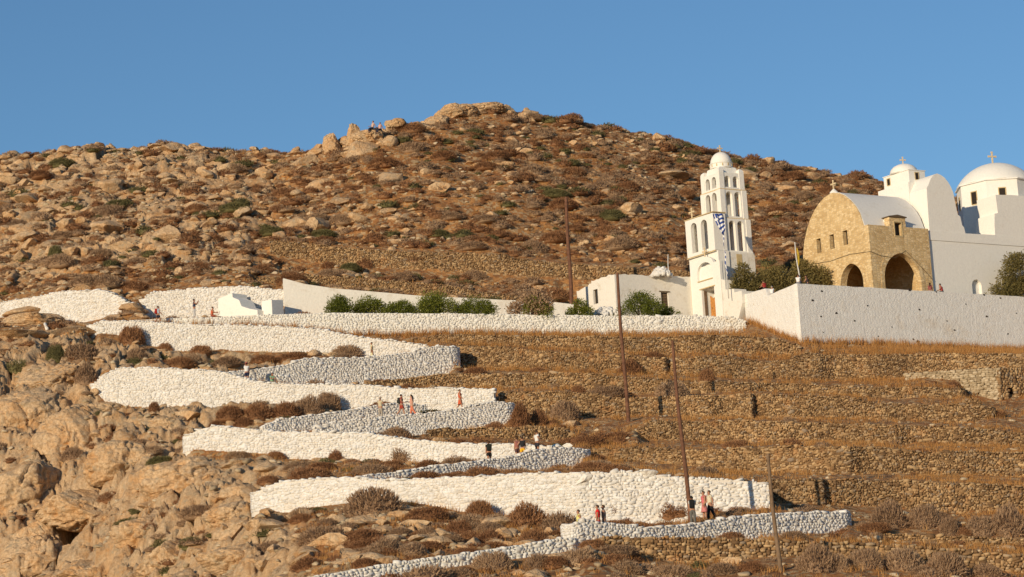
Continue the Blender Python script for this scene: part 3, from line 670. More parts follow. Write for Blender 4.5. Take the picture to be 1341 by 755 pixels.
# porch (narthex)
nb = B()
out = [(0, -.6), (0, 8.25), (2.72, 8.25), (2.72, 9.15), (4.76, 9.15), (4.76, 8.25), (NW, 8.25), (NW, -.6)]
big = arch(1.5, 6.1, -.5, 2.9, 2.75, True, 16); big[0] = (1.5, -.5)
nb.pR(out, [big, rect(3.32, 4.2, 7.35, 8.65)], 0, .75)
gab = [(.75, -.6), (.75, 8.4), (1.1, 9.55), (1.6, 10.35), (2.3, 11.1), (3.1, 11.75), (4.0, 12.2), (5.05, 12.42), (6.1, 12.22), (7.0, 11.8), (7.8, 11.25), (8.5, 10.6), (9.2, 9.6), (9.8, 8.4), (10.1, 7.2), (10.2, 6.0), (10.2, -.6)]
smalla = arch(1.35, 4.75, -.5, 2.9, 2.1, True, 16)
W3s = [(3.15, 3.85), (5.2, 5.85), (7.25, 7.9)]
nb.pL(gab, [smalla]+[rect(a, c, 6.92, 8.35) for a, c in W3s], 0, .75)
nb.pL([(.75, -.6), (.75, 8.2), (10.2, 8.2), (10.2, -.6)], [], NW-.5, NW)   # inner wall to the nave
nb.box(.75, NW-.5, NL-.6, NL, -.6, 8.2)
nb.box(.75, NW-.5, .75, NL-.6, 6.3, 6.6)
po = nb.build('porch', M['ashlar'], ch)
fl = B(); fl.box(.75, NW-.5, .75, NL-.6, -.5, -.05).build('porch_floor', M['ashlar'], ch)
ar = B()   # arch rings
def ring(b, op, axis, grow, d0, d1):
    c = (op[0][0]+op[-1][0])/2; o2 = [(c+(x-c)*(1+grow/abs(op[0][0]-c)), z + (grow*1.1 if 0 < i < len(op)-1 else 0)) for i, (x, z) in enumerate(op)]
    poly = o2 + op[::-1]
    (b.pR if axis == 'R' else b.pL)(poly, [], d0, d1)
ring(ar, big, 'R', .42, -.035, .02); ring(ar, smalla, 'L', .36, -.035, .02)
ar.build('arch_ring', M['ashlar'], ch)
for a, c in W3s: window(ch, 'L', a, c, 6.92, 8.35, 0, .42)
window(ch, 'R', 3.32, 4.2, 7.35, 8.65, 0, .4)
b = B(); b.box(3.22, 4.3, -.05, .12, 8.65, 8.80); b.box(3.22, 4.3, -.05, .1, 7.23, 7.35); b.box(3.22, 3.32, -.04, .1, 7.35, 8.65); b.box(4.2, 4.3, -.04, .1, 7.35, 8.65)
b.build('window_surround', M['trim'], ch)
b = B(); b.add([(2.6, -.12, 9.15), (4.88, -.12, 9.15), (4.88, 1.0, 9.15), (2.6, 1.0, 9.15), (2.6, -.12, 9.24), (4.88, -.12, 9.24), (3.74, -.12, 9.42), (2.6, 1, 9.24), (4.88, 1, 9.24), (3.74, 1, 9.42)],
     [(0, 3, 2, 1), (0, 1, 5, 6, 4), (2, 3, 7, 9, 8), (0, 4, 7, 3), (1, 2, 8, 5), (4, 6, 9, 7), (6, 5, 8, 9)]); b.build('dormer_cap', M['frame'], ch)
b = B(); b.box(2.74, 4.74, .76, 3.2, 8.1, 9.05); b.build('dormer', M['plaster'], ch)
# vault roof
vr = [(l, z+.05) for l, z in gab[1:-3]]; vr[0] = (.62, 8.3)
prof = vr + [(9.6, 8.2), (9.3, 9.2), (5.05, 11.9), (1.3, 9.3), (1.0, 8.2)]
b = B(); b.pL(vr+[(5.2+(l-5.2)*.94, 8.0+(z-8.0)*.95-.02) for l, z in vr[::-1]], [], .12, NW+.1); b.build('vault_roof', M['roofwhite'], ch, auto=radians(40))
b = B(); b.lathe([(.42, 0), (.40, .12), (.22, .3), (.1, .42)], (.35, 5.05, 12.4), 12); b.build('cross_base', M['plaster'], ch)
cross(M['marble'], ch, .35, 5.05, 12.8, 1.0, .14, pi/2)
# nave, gables, domes
def top_wave(x0, x1, z, amp=.04):
    xs = np.linspace(x0, x1, 12); return [(float(x), z+random.uniform(-amp, amp)) for x in xs]
b = B(); niche = arch(12.9, 14.15, 1.55, 2.9, .65, True)
b.pR([(NW, -.6)]+top_wave(NW, 27, 7.2, 0)+[(27, -.6)], [niche], .25, .8)
b.pR([(NW+.003, 7.2)]+top_wave(NW+.003, 27, 8.13)+[(27, 7.2)], [], .18, .75)
b.box(NW+.01, NW+.5, .8, NL-.3, -.6, 8.05); b.box(NW+.5, 27, NL-.8, NL-.3, -.6, 8.0); b.box(26.5, 27, .8, NL-.8, -.6, 8.0)
b.box(NW+.5, 26.5, .75, NL-.8, 7.6, 7.95)
b.build('nave_wall', M['plaster'], ch, auto=radians(30))
b = B(); b.box(12.85, 14.2, .62, .70, 1.5, 3.7); b.build('niche_back', M['plaster'], ch)
b = B(); b.box(13.15, 13.75, .5, .61, 1.5, 2.1); b.build('niche_dark_block', M['dark'], ch)  # dark block across the bottom of the niche
g1 = [(7.95, 8.05), (8.0, 9.9), (8.08, 12.4), (8.35, 12.75), (8.7, 13.35), (9.15, 13.8), (9.6, 13.97), (10.1, 13.85), (10.55, 13.6), (10.95, 13.2), (11.25, 12.75), (11.5, 12.2), (11.62, 11.3), (11.85, 9.95), (12.15, 9.8), (12.3, 8.9), (12.5, 8.75), (12.65, 8.05)]
b = B(); b.pR(g1, [], .22, 7.6); b.build('transept', M['plaster'], ch, auto=radians(25))
g2 = [(16.55, 8.05), (16.6, 9.2), (16.75, 10.35), (17.2, 10.45), (17.12, 12.3), (19.4, 12.42), (24.6, 12.42), (26.2, 12.3), (26.2, 8.05)]
b = B(); b.pR(g2, [], .22, 3.0); b.build('choir_block', M['plaster'], ch, auto=radians(25))
# small cupola
b = B(); b.box(7.98, 11.9, 2.7, 7.3, 8.0, 13.55); b.build('cupola_base', M['plaster'], ch)
cc = (9.42, 4.85)
b = B(); b.box(8.35, 10.5, 2.95, 6.75, 13.5, 14.85); b.box(8.28, 10.57, 2.88, 6.82, 14.85, 14.93); cd = b.build('cupola_drum', M['plaster'], ch, bevel=.03)
b = B(); b.lathe([(1.42, 0), (1.40, .1), (1.3, .42), (1.02, .72), (.6, .92), (.1, 1.0)], (cc[0], cc[1], 14.92), 32); b.build('cupola_dome', M['plaster'], ch, smooth=True)
cross(M['marble'], ch, cc[0], cc[1], 15.88, .85, .12, -PH+.3)
def drum_window(x, y, z, ang, r, w, h, nm='window'):
    e = B(); d = .03
    e.box(-.08, d, -w/2-.09, -w/2, -.02, h+.09); e.box(-.08, d, w/2, w/2+.09, -.02, h+.09); e.box(-.08, d, -w/2, w/2, h, h+.09); e.box(-.08, d, -w/2, w/2, -.09, 0)
    e.xf(TR(x, y, z) @ ROTZ(ang) @ TR(r, 0, 0)); o = e.build(nm, M['trim'], ch)
    p = B(); p.box(-.05, .008, -w/2, w/2, 0, h); p.xf(TR(x, y, z) @ ROTZ(ang) @ TR(r, 0, 0)); p.build('pane', M['dark'], o)
drum_window(8.35, 6.0, 13.95, pi, 0, .40, .62); drum_window(9.4, 2.95, 13.95, -pi/2, 0, .40, .66)
# main dome
dc = (21.6, 4.8); ra = radians(213)
b = B(); b.lathe([(4.15, 0), (4.1, 6.3), (4.28, 6.33), (4.28, 6.45), (4.05, 6.5)], (dc[0], dc[1], 8.0), 8, ra); b.build('drum', M['plaster'], ch)
b = B(); RC = 4.55; prof = []
for i in range(15):
    a = radians(60)*(1-i/14); prof.append((max(RC*sin(a), .05), RC*cos(a)-RC*cos(radians(60))))
k = 3.98/prof[0][0]; prof = [(r*k, z*1.0) for r, z in prof]
b.__init__(); b.lathe([(prof[0][0]+.02, -.1)]+prof, (dc[0], dc[1], 14.52), 48); b.build('dome', M['plaster'], ch, smooth=True)
cross(M['marble'], ch, dc[0]-.35, dc[1]-.25, 16.75, 1.35, .17, -PH+.4)
for k_ in range(8): 
    if k_ in (0, 1, 2, 7, 6): drum_window(dc[0], dc[1], 12.2, ra + pi/8 + k_*pi/4 - pi/4, 4.1*cos(pi/8)+.02, .62, 1.25)
# buttress foot right of the big arch, and a cable across the porch
b = B(); b.add([(6.9, -.02, 4.3), (7.6, -.02, 4.6), (7.6, -.45, 2.2), (6.6, -.45, 2.4), (6.9, .02, -.6), (7.9, .02, -.6), (7.9, -.5, -.6), (6.6, -.5, -.6)], [(0, 1, 2, 3), (3, 2, 6, 7), (0, 3, 7, 4), (1, 5, 6, 2)])
b = B(); pts = [(-.06, 9.8, 6.1), (-.06, 6, 5.8), (-.06, 3, 5.9), (-.06, -.05, 5.6), (1.2, -.06, 5.25), (3.0, -.06, 5.1), (4.4, -.06, 5.9), (6.2, -.06, 4.4), (7.55, -.06, 3.2)]
b.tube(pts, .022, 5); b.build('cable', M['frame'], ch)

# --- bell tower with its gate
KT = 250.5/249; G2 = at(890+240/5.035, 270+350/5.035, 250.5); GT_Z = 1.7+(GZ-1.7)*KT
bt = empty('bell_tower', (G2[0], G2[1], GT_Z), PH); bt.scale = (KT, KT, KT)
tag(bt, 'white tiered bell tower with arched openings, small dome and arched gate', 'bell tower')
GW = 1.46
door = rect(.08, 2.08, -.5, 2.6)
low = [(-1.05, -.8), (-1.05, 4.85), (.0, 4.85), (.05, 5.2), (4.45, 5.2), (4.45, 4.35), (3.55, 4.3), (3.5, -.8)]
b = B(); gate_top = [(-1.05, -.8), (-1.05, 4.9)] + [(1.3-1.35*cos(pi*i/10)-.0, 4.9+.75*sin(pi*i/10)) for i in range(11)] + [(3.5, 4.3), (3.5, -.8)]
blind = arch(.15, 2.55, 3.5, 4.2, .95)
b.pL(gate_top, [door, blind], -.42, -.14); b.pL(rect(-1.0, 3.45, -.8, 4.85), [door], -.14, .2)
b.build('gate_front', M['plaster'], bt)
b = B(); b.box(-.5, -.40, -.1, 2.3, 2.62, 2.72); b.box(-.5, -.40, .15, 2.5, 3.38, 3.48); b.build('lintel', M['trim'], bt)
b = B(); b.pL(rect(-.12, 4.5, -.8, 6.1), [rect(.08, 2.08, -.5, 2.6)], .2, GW+.08); b.build('gate_block', M['plaster'], bt, bevel=.03)
b = B(); b.box(-.06, -.0, -.2, 4.55, 6.1, 6.17); b.box(-.06, GW+.1, -.2, -.12, 6.1, 6.17)
ol = [(0, 6.15)] + [(0, 9.72), (4.45, 9.80)] + [(4.45, 6.15)]
hol = [arch(2.66, 3.6, 6.45, 8.9, .47), arch(1.0, 2.0, 6.45, 8.85, .5)]
b = B(); b.pL(ol, hol, 0, .4); b.pL(ol, hol, GW-.4, GW); b.box(.4, GW-.4, 0, .4, 6.15, 9.72); b.box(.4, GW-.4, 4.05, 4.45, 6.15, 9.75); b.box(.4, GW-.4, .4, 4.05, 9.5, 9.72); b.box(.4, GW-.4, .4, 4.05, 6.1, 6.3)
b.build('belfry_wall', M['plaster'], bt)
b = B(); b.box(-.07, GW+.06, -.07, 4.52, 9.78, 9.86); b.box(-.05, -.003, -.05, 4.5, 6.02, 6.12); b.build('moulding', M['trim'], bt)
for y in (1.5, 3.13):
    b = B(); b.lathe([(.30, 0), (.27, .06), (.2, .2), (.16, .4), (.08, .5), (.03, .52)], (GW/2, y, 7.6), 14); bell = b.build('bell', M['bell'], bt, smooth=True)
    b = B(); b.box(.3, GW-.3, y-.06, y+.06, 8.14, 8.26).build('bell_beam', M['wood'], bell)
cross(M['marble'], bt, .1, 3.4, 9.85, 1.15, .15, pi/2); cross(M['marble'], bt, -.3, 1.3, 5.66, 1.0, .12, pi/2)
b = B(); b.pL([(.12, -.3), (.12, 1.95), (.5, 1.75), (.9, 1.6), (1.35, 1.95), (1.38, -.3)], [], .0, .07); dr = b.build('door', M['door'], bt)
b = B(); b.box(-.03, -.0, 1.1, 1.16, .6, .8).build('handle', M['frame'], dr)
b = B(); b.box(-.16, .14, 2.02, 2.078, -.4, 2.5); b.box(-.16, .14, .082, .14, -.4, 2.5); b.build('door_frame', M['greywood'], bt)
# tiers of the tower proper: side, inset, z0, z1
X0 = GW-.42; tiers = [(3.65, 0, -.8, 6.05), (3.3, .18, 6.12, 9.33), (3.05, .32, 9.43, 12.2), (2.85, .42, 12.3, 13.9)]
for i, (sd, ins, z0, z1) in enumerate(tiers):
    b = B(); x0 = X0+ins; y0 = ins; th = .42
    if i == 0:
        b.box(x0, x0+sd, y0, y0+sd, z0, z1); b.build('tower_base', M['rough_plaster'], bt, bevel=.04)
        n = B(); n.box(x0+1.42, x0+2.08, -.02, .0, 4.75, 5.85); n.build('niche', M['trim'], bt); continue
    w2 = sd/2; aw = .37 if i < 3 else .33; zs = z0+.18 if i > 1 else z0+.1; ze = z1-.55-(0 if i < 3 else .1)
    c1, c2 = w2-.50, w2+.50
    hs = lambda o: [arch(o+c1-aw, o+c1+aw, zs, ze, aw), arch(o+c2-aw, o+c2+aw, zs, ze, aw)]
    def fr(o): return rect(o, o+sd, z0, z1)
    b.pR(fr(x0), hs(x0), y0, y0+th); b.pR(fr(x0), hs(x0), y0+sd-th, y0+sd)
    sidep = lambda o: [(o+th, z0), (o+th, z1), (o+sd-th, z1), (o+sd-th, z0)]
    b.pL(sidep(y0), hs(y0), x0, x0+th); b.pL(sidep(y0), hs(y0), x0+sd-th, x0+sd)
    b.box(x0+th, x0+sd-th, y0+th, y0+sd-th, z0-.1, z0+.06)
    # corner piers a little proud
    for cx in (x0-.06, x0+sd-.5):
        for cy in (y0-.06, y0+sd-.5):
            b.box(cx, cx+.56, cy, cy+.56, z0-.003*(i+1), z1 + (.05 if i == 3 else -.004))
            if i == 3:
                st = len(b.v); b.lathe([(.395, 0), (.39, .12), (.3, .3), (.1, .42)], (cx+.28, cy+.28, z1+.05), 4, pi/4)
    b.build('belfry_stage', M['plaster'], bt)
    mo = B(); mo.box(x0-.12, x0+sd+.12, y0-.12, y0+sd+.12, z0-.11, z0-.005); mo.build('moulding', M['marble'] if i > 1 else M['plaster'], bt)
x0 = X0+.42; cxy = (x0+2.85/2, .42+2.85/2)
b = B(); b.lathe([(1.62, -.3), (1.42, .5), (1.35, .62), (1.05, .7)], (cxy[0], cxy[1], 13.95), 4, pi/4); b.build('crown', M['plaster'], bt)
b = B(); b.lathe([(1.1, 0), (1.1, .42), (1.16, .44), (1.16, .5), (1.04, .52)], (cxy[0], cxy[1], 14.58), 24); b.build('dome_drum', M['plaster'], bt, auto=radians(30))
dz = 15.08; b = B(); b.lathe([(1.04*cos(a), 1.16*sin(a)) for a in [pi/2*i/12 for i in range(12)]]+[(.05, 1.165)], (cxy[0], cxy[1], dz), 32); b.build('dome', M['plaster'], bt, smooth=True)
b = B()
for k_ in range(12):
    a = 2*pi*k_/12; b.box(1.07, 1.13, -.05, .05, .1, .36, ROTZ(0).to_3x3()); b.xf(TR(cxy[0], cxy[1], 14.6) @ ROTZ(a), len(b.v)-8)
b.build('dome_windows', M['trim'], bt)
cross(M['marble'], bt, cxy[0], cxy[1], dz+1.14, .75, .12, 0)
# stepped wall falling from the gate to the enclosure wall
b = B(); b.pL([(-1.08, -1.6), (-1.08, 3.08), (-1.6, 2.95), (-1.6, 2.0), (-2.9, 1.85), (-2.93, 1.48), (-4.05, 1.45), (-4.05, .3), (-3.0, -1.6)], [], -.4, 1.1)
o = b.build('stepped_wall', M['rough_plaster'], None, loc=(G2[0], G2[1], GT_Z), rz=PH, bevel=.03)
tag(o, 'white stepped wall descending right from the gate of the bell tower', 'wall', kind='thing')

# --- ruined white house
HO = at(740+480/7.058, 330+575/7.058, 249.5); HZ = 41.2
ho = empty('ruined_house', (HO[0], HO[1], HZ), PH); tag(ho, 'low roofless white house with two dark windows, left of the bell tower', 'house')
zt = 46.5-HZ
b = B(); xs = np.linspace(0, 9.6, 25); tp = [(float(x), zt+.02*x/9.6*6+random.uniform(-.07, .07)) for x in xs]
b.pR([(0, -.5)]+tp+[(9.6, -.5)], [rect(5.3, 6.15, 2.25, 3.78)], 0, .5); b.build('front_wall', M['rough_plaster'], ho)
b = B(); ys = np.linspace(.5, 3.9, 9); b.pL([(.5, -.5)]+[(float(y), zt+random.uniform(-.05, .1)) for y in ys]+[(3.9, -.5)], [rect(2.95, 3.72, 3.0, 4.4)], 0, .5)
ys = np.linspace(3.9, 6.9, 9); b.pL([(3.9, -.5)]+[(float(y), zt-.1-.05*i+random.uniform(-.15, .15)) for i, y in enumerate(ys)]+[(6.9, -.5)], [], .28, .8); b.build('side_wall', M['rough_plaster'], ho)
b = B(); b.box(.8, 9.6, 6.3, 6.9, -.5, zt-.2); b.box(9.0, 9.6, .5, 6.3, -.5, zt-.1); b.box(.5, 9.0, .5, 6.3, 3.9, zt-.45); b.build('back_wall', M['rough_plaster'], ho)
window(ho, 'R', 5.3, 6.15, 2.25, 3.78, 0, .16); window(ho, 'L', 2.95, 3.72, 3.0, 4.4, 0, .22)
b = B(); 
for i in range(9): b.box(5.37, 6.08, .13, .16, 2.34+i*.15, 2.43+i*.15)
b.build('shutter', M['greywood'], ho); b = B(); b.box(5.1, 6.35, -.06, .1, 3.79, 3.88).build('lintel', M['frame'], ho)
def heap(name, label, cat, c, rx, ry, h, n, size, mat, group=None):
    C_ = []; 
    for i in range(n):
        a = rng.uniform(0, 2*pi); q = sqrt(rng.random()); zz = h*(1-q)*rng.uniform(.5, 1)
        C_.append((c[0]+rx*q*cos(a), c[1]+ry*q*sin(a), c[2]+zz))
    C_ = np.array(C_); S_ = rng.uniform(.6, 1.3, (n, 3))*size; an = rng.uniform(0, pi, n); T_ = np.stack([np.cos(an), np.sin(an), 0*an], 1); Nn = np.stack([-np.sin(an), np.cos(an), 0*an], 1)
    V, Fc = stones_mesh(C_-np.array(c), S_, T_, Nn, rng.normal(0, .4, n), .18)
    o = obj(name, mesh_np(name, V, Fc, mat, True), None, c); tag(o, label, cat, group, 'thing'); return o
p0 = at(866, 361, 252.0); heap('rubble_heap', 'small heap of whitewashed rubble on top of the ruined house', 'stone heap', p0, .95, .6, 1.1, 80, .2, M['white'])
p0 = at(792, 411, 247.6); heap('rubble_heap', 'broken white rubble at the foot of the ruined house beside the pole', 'stone heap', (p0[0], p0[1], p0[2]-.2), 1.6, .8, 1.0, 90, .22, M['white'])

# --- stepped white block and small block on the upper leg
d40 = np.array([-cos(radians(40)), sin(radians(40)), 0]); ang40 = atan2(d40[1], d40[0])
def block(name, label, cat, pix, base, th, mat):
    P = at(*base); poly = [plane_pt(u, v, P, d40) for u, v in pix]; z0 = min(z for _, z in poly)
    b = B(); b.panel([(s_, z-P[2]) for s_, z in poly], [], -th, 0)
    o = b.build(name, mat, None, loc=P, rz=ang40, bevel=.04); tag(o, label, cat, kind='thing'); return o
block('stepped_block', 'big white plastered block with steps on its right side, beside the seated man', 'white block', [(286, 419), (285.5, 391), (304, 383.3), (304.5, 389), (313, 392.5), (316, 400.5), (322, 402.5), (327, 404), (337, 405.5), (337.5, 418)], (337, 418, 242.5), 1.9, M['plaster'])
b = B(); b.add([(0, 0, -.6), (1.6, 0, -.6), (1.6, 1.4, -.6), (0, 1.4, -.6), (0.05, .05, 1.5), (1.55, 0.05, 1.62), (1.5, 1.4, 1.75), (.1, 1.4, 1.6)], [(0, 3, 2, 1), (4, 5, 6, 7), (0, 1, 5, 4), (1, 2, 6, 5), (2, 3, 7, 6), (3, 0, 4, 7)])
p0 = at(356, 413, 242.3); o = b.build('white_block', M['plaster'], None, loc=p0, rz=radians(38), bevel=.05)
o.location = at(356.5, 413, 242.3); o.rotation_euler.z = radians(50)
tag(o, 'small plain white block standing right of the stepped one', 'white block')

# --- poles
def pole(base, top, Y, r0, r1, mat, label, cat='pole', name='wooden_pole', group='wooden poles on the slope', extra=0):
    a = at(base[0], base[1], Y); c = at(top[0], top[1], Y); c[1] = a[1]; 
    d = (c-a); a2 = -d/np.linalg.norm(d)*extra
    b = MB(); n = 7; pts = [tuple(a2 + (d-a2)*t + np.array([.04*sin(7*t), .03*cos(5*t)-.03, 0])) for t in np.linspace(0, 1, n)]
    b.tube(pts, [r0+(r1-r0)*t for t in np.linspace(0, 1, n)], 10)
    o = b.build(name, mat, None, smooth=True, loc=a, auto=radians(50)); tag(o, label, cat, group); return o
pole((748, 388), (741, 258), 251.5, .20, .15, M['wood'], 'upright brown wooden pole on the hillside left of the ruined house', extra=.8)
pole((823, 556), (808, 357), 209.5, .17, .11, M['wood'], 'tall brown wooden pole in front of the ruined house, foot on the terraces', extra=1)
pole((904, 681), (880, 446), 154.2, .14, .085, M['wood'], 'tall leaning brown wooden pole beside the person with a black backpack', extra=1)
pole((1023, 762), (1005, 594), 142, .14, .085, M['greywood'], 'pale weathered wooden pole at the lower right, foot below the photo', extra=1.5)
pole((787.5, 362), (787, 341), 256, .05, .04, M['greywood'], 'thin short stake behind the roof of the ruined house, left one', 'stake', 'thin_stake', 'thin stakes behind the house', 2)
pole((875.5, 350), (874.5, 333), 256, .05, .04, M['metal'], 'thin pale stake behind the white rubble on the house roof', 'stake', 'thin_stake', 'thin stakes behind the house', 2)
o = pole((1047.5, 369.5), (1040.5, 317), 238.9, .07, .045, M['metal'], 'thin pale flagpole with a furled yellow flag at the corner of the enclosure wall', 'flagpole', 'flagpole', None, .6)
def cloth(name, parent, pts, width, mat, turn=0., fold=.1):
    """a hanging cloth along a centre line, with soft folds"""
    n, m = len(pts), 13; V = []
    for i, (p, w) in enumerate(zip(pts, width)):
        for j in range(m):
            t = j/(m-1)-.5; V.append((p[0]+t*w*cos(turn)-.0, p[1]+t*w*sin(turn)+fold*sin(t*14+i*.5)*(w), p[2]+.06*t*i))
    Fc = [(i*m+j, i*m+j+1, (i+1)*m+j+1, (i+1)*m+j) for i in range(n-1) for j in range(m-1)]
    me = bpy.data.meshes.new(name); me.from_pydata(V, [], Fc); me.materials.append(mat)
    uv = me.uv_layers.new(name='UVMap'); 
    for l in me.loops:
        i, j = divmod(l.vertex_index, m); uv.data[l.index].uv = (j/(m-1), i/(n-1))
    me.polygons.foreach_set('use_smooth', np.ones(len(me.polygons), bool)); o_ = obj(name, me, parent)
    md = o_.modifiers.new('thick', 'SOLIDIFY'); md.thickness = .015; return o_
yl = flat('yellow_flag_cloth', (.58, .42, .05), .8, .15)
L_ = Vector(tuple(at(1040.5, 317, 238.9)-at(1047.5, 369.5, 238.9)))
cloth('flag', o, [tuple(L_*(.86-.42*t)+Vector((.13+.06*sin(3*t), -.02, 0))) for t in np.linspace(0, 1, 8)], [.06, .12, .15, .17, .18, .18, .16, .12], yl, .3, .5)
# Greek flag on a striped leaning pole
def stripes_mat():
    m, nt, bb = nodes('blue_white_stripes', .7); uvn = N(nt, 'ShaderNodeUVMap'); sp = N(nt, 'ShaderNodeSeparateXYZ'); nt.links.new(uvn.outputs[0], sp.inputs[0])
    def math_(op, a, c=None):
        q = N(nt, 'ShaderNodeMath', operation=op)
        for i, x in enumerate((a, c)):
            if x is None: continue
            if isinstance(x, (int, float)): q.inputs[i].default_value = x
            else: nt.links.new(x, q.inputs[i])
        return q.outputs[0]
    x, y = sp.outputs[0], sp.outputs[1]
    st = math_('LESS_THAN', math_('MODULO', math_('MULTIPLY', y, 4.5), 1.), .5)      # nine stripes, blue first
    inx = math_('LESS_THAN', x, .37); iny = math_('LESS_THAN', y, .5556); can = math_('MULTIPLY', inx, iny)
    cx_ = math_('LESS_THAN', math_('ABSOLUTE', math_('SUBTRACT', x, .185)), .037); cy_ = math_('LESS_THAN', math_('ABSOLUTE', math_('SUBTRACT', y, .2778)), .0556)
    crs = math_('MAXIMUM', cx_, cy_); inv = math_('SUBTRACT', 1., crs)
    f = N(nt, 'ShaderNodeMix'); nt.links.new(can, f.inputs[0]); nt.links.new(st, f.inputs[2]); nt.links.new(inv, f.inputs[3])
    nt.links.new(mixc(nt, f.outputs[0], (.72, .72, .72), (.025, .065, .28)), bb.inputs['Base Color']); return m
a = at(952.5, 366, 247.6); c = at(944, 279, 247.6); fp = empty('striped_flagpole', a)
tag(fp, 'leaning pole with a limp blue and white flag in front of the bell tower', 'flagpole')
d = Vector(tuple(c-a))
b = MB(); b.tube([tuple(d*t + Vector((0, 0, -1.8*(1-t)))) for t in (0, .25, .5, .75, 1)], [.05, .05, .045, .04, .035], 8); b.build('pole', M['metal'], fp, smooth=True)
SM = stripes_mat()
cloth('flag', fp, [tuple(d*(.99-.28*t)+Vector((-.33*(1-t)+.12*t, -.12, 0))) for t in np.linspace(0, 1, 10)], [1.0, 1.02, .98, .9, .8, .72, .6, .5, .42, .3], SM, .25, .16)
# streamer of the same stripes wound down the pole
V = []; Fc = []; n = 60
for i in range(n):
    t = i/(n-1); p = d*(.72-.7*t); aa = t*16; w = .065
    for s_ in (-1, 1): V.append((p[0]+w*s_*cos(aa*.3)+.05*sin(aa), p[1]-.1+.05*cos(aa), p[2]+.02*s_))
Fc = [(2*i, 2*i+1, 2*i+3, 2*i+2) for i in range(n-1)]
me = bpy.data.meshes.new('streamer'); me.from_pydata(V, [], Fc)
m, nt, bb = nodes('streamer_stripes', .7); tc = N(nt, 'ShaderNodeTexCoord'); wv = N(nt, 'ShaderNodeTexWave', bands_direction='DIAGONAL'); wv.inputs['Scale'].default_value = 1.1; nt.links.new(tc.outputs['Object'], wv.inputs['Vector'])
nt.links.new(ramp(nt, [(.48, (.7, .7, .7)), (.52, (.05, .09, .28))], wv.outputs['Fac']), bb.inputs['Base Color']); me.materials.append(m)
o = obj('streamer', me, fp); o.modifiers.new('thick', 'SOLIDIFY').thickness = .01

# --- dry stone hut at the right edge
def lump_wall(parent, name, P0, P1, z0a, z0b, z1a, z1b, th, mat, core, size):
    """stones over a straight wall piece; z0/z1 = base and top at both ends"""
    P0 = np.array(P0, float); P1 = np.array(P1, float); L_ = np.linalg.norm((P1-P0)[:2]); t_ = (P1-P0); t_[2] = 0; t_ /= L_; nn = np.array([t_[1], -t_[0], 0])
    C_, S_ = [], []; h = size; H_ = max(z1a-z0a, z1b-z0b)
    for r in range(int(H_/(h*.9))+1):
        x = rng.uniform(0, h)
        while x < L_:
            w = h*rng.uniform(.9, 2.2); f = x/L_; top = z1a+(z1b-z1a)*f; z = top-h*.5-r*h*.9+rng.uniform(-.2, .2)*h
            if z > z0a+(z0b-z0a)*f-.2: C_.append(np.array([P0[0], P0[1], 0])+t_*x+np.array([0, 0, z])-nn*.08+nn*rng.uniform(-.02, .05)); S_.append((w*.55, .14, h*rng.uniform(.45, .65)))
            x += w
    n = len(C_); C_ = np.array(C_); S_ = np.array(S_); org = np.array([P0[0], P0[1], min(z0a, z0b)])
    V, Fc = stones_mesh(C_-org, S_, np.tile(t_, (n, 1)), np.tile(nn, (n, 1)), rng.normal(0, .1, n))
    return V+org, Fc
hu = empty('stone_hut', at(1310, 525, 226)); tag(hu, 'small pale stone hut with a black doorway at the right edge', 'hut')
ho_l = np.array(hu.location)
A0 = at(1186, 500, 228.5); A1 = at(1311, 524, 224.5); zA = A1[2]; ztop = at(1310, 481, 224.5)[2]; ztl = at(1190, 488, 228.5)[2]
V, Fc = lump_wall(hu, 'w', A0, A1, at(1186, 502, 228.5)[2], zA-.3, ztl, ztop, .6, None, None, .2); obj('side_wall', mesh_np('side_wall', V-ho_l, Fc, M['pale'], True), hu)
d2 = np.array([cos(radians(30)), sin(radians(30)), 0]); A2 = A1+d2*.95; A3 = A2+d2*.65; A4 = A1+d2*9
Vs = []; Fs = []; off = 0
for (p, q, zb_, zt_) in ((A1, A2, zA-.3, ztop), (A3, A4, zA-.3, ztop), (A2, A3, at(1330, 503, 225)[2], ztop)):
    V, Fc = lump_wall(hu, 'w', p, q, zb_, zb_, zt_, zt_, .6, None, None, .2); Vs.append(V-ho_l); Fs.append(Fc+off); off += len(V)
obj('front_wall', mesh_np('front_wall', np.concatenate(Vs), np.concatenate(Fs), M['brown'], True), hu)
b = MB(); nn = np.array([d2[1], -d2[0], 0]); back = np.array([-.5, .86, 0])*3.5
def prism(b, pts, z0, z1): 
    n = len(pts); b.add([(p[0]-ho_l[0], p[1]-ho_l[1], z0-ho_l[2]) for p in pts]+[(p[0]-ho_l[0], p[1]-ho_l[1], z1-ho_l[2]) for p in pts], [tuple(range(n))[::-1], tuple(range(n, 2*n))]+[(i, (i+1) % n, n+(i+1) % n, n+i) for i in range(n)])
s1 = (A0-A1); s1[2] = 0; s1 /= np.linalg.norm(s1); inn = -nn*.06
prism(b, [A1-nn*.07, A2-nn*.07, A2-nn*.6, A1-nn*.6], zA-.8, ztop-.05); prism(b, [A3-nn*.07, A4-nn*.07, A4-nn*.6, A3-nn*.6], zA-.8, ztop-.05); prism(b, [A2-nn*.07, A3-nn*.07, A3-nn*.6, A2-nn*.6], at(1330, 503, 225)[2], ztop-.05)
prism(b, [A1+s1*.0-nn*.6, A1+s1*7-nn*.25, A1+s1*7-nn*3, A4-nn*3, A4-nn*2.2, A1-nn*2.2], zA-.8, ztop-.1); prism(b, [A1-nn*.61, A4-nn*.61, A4-nn*2.19, A1-nn*2.19], ztop-.3, ztop-.12)
b.build('core', M['brown_core'], hu)

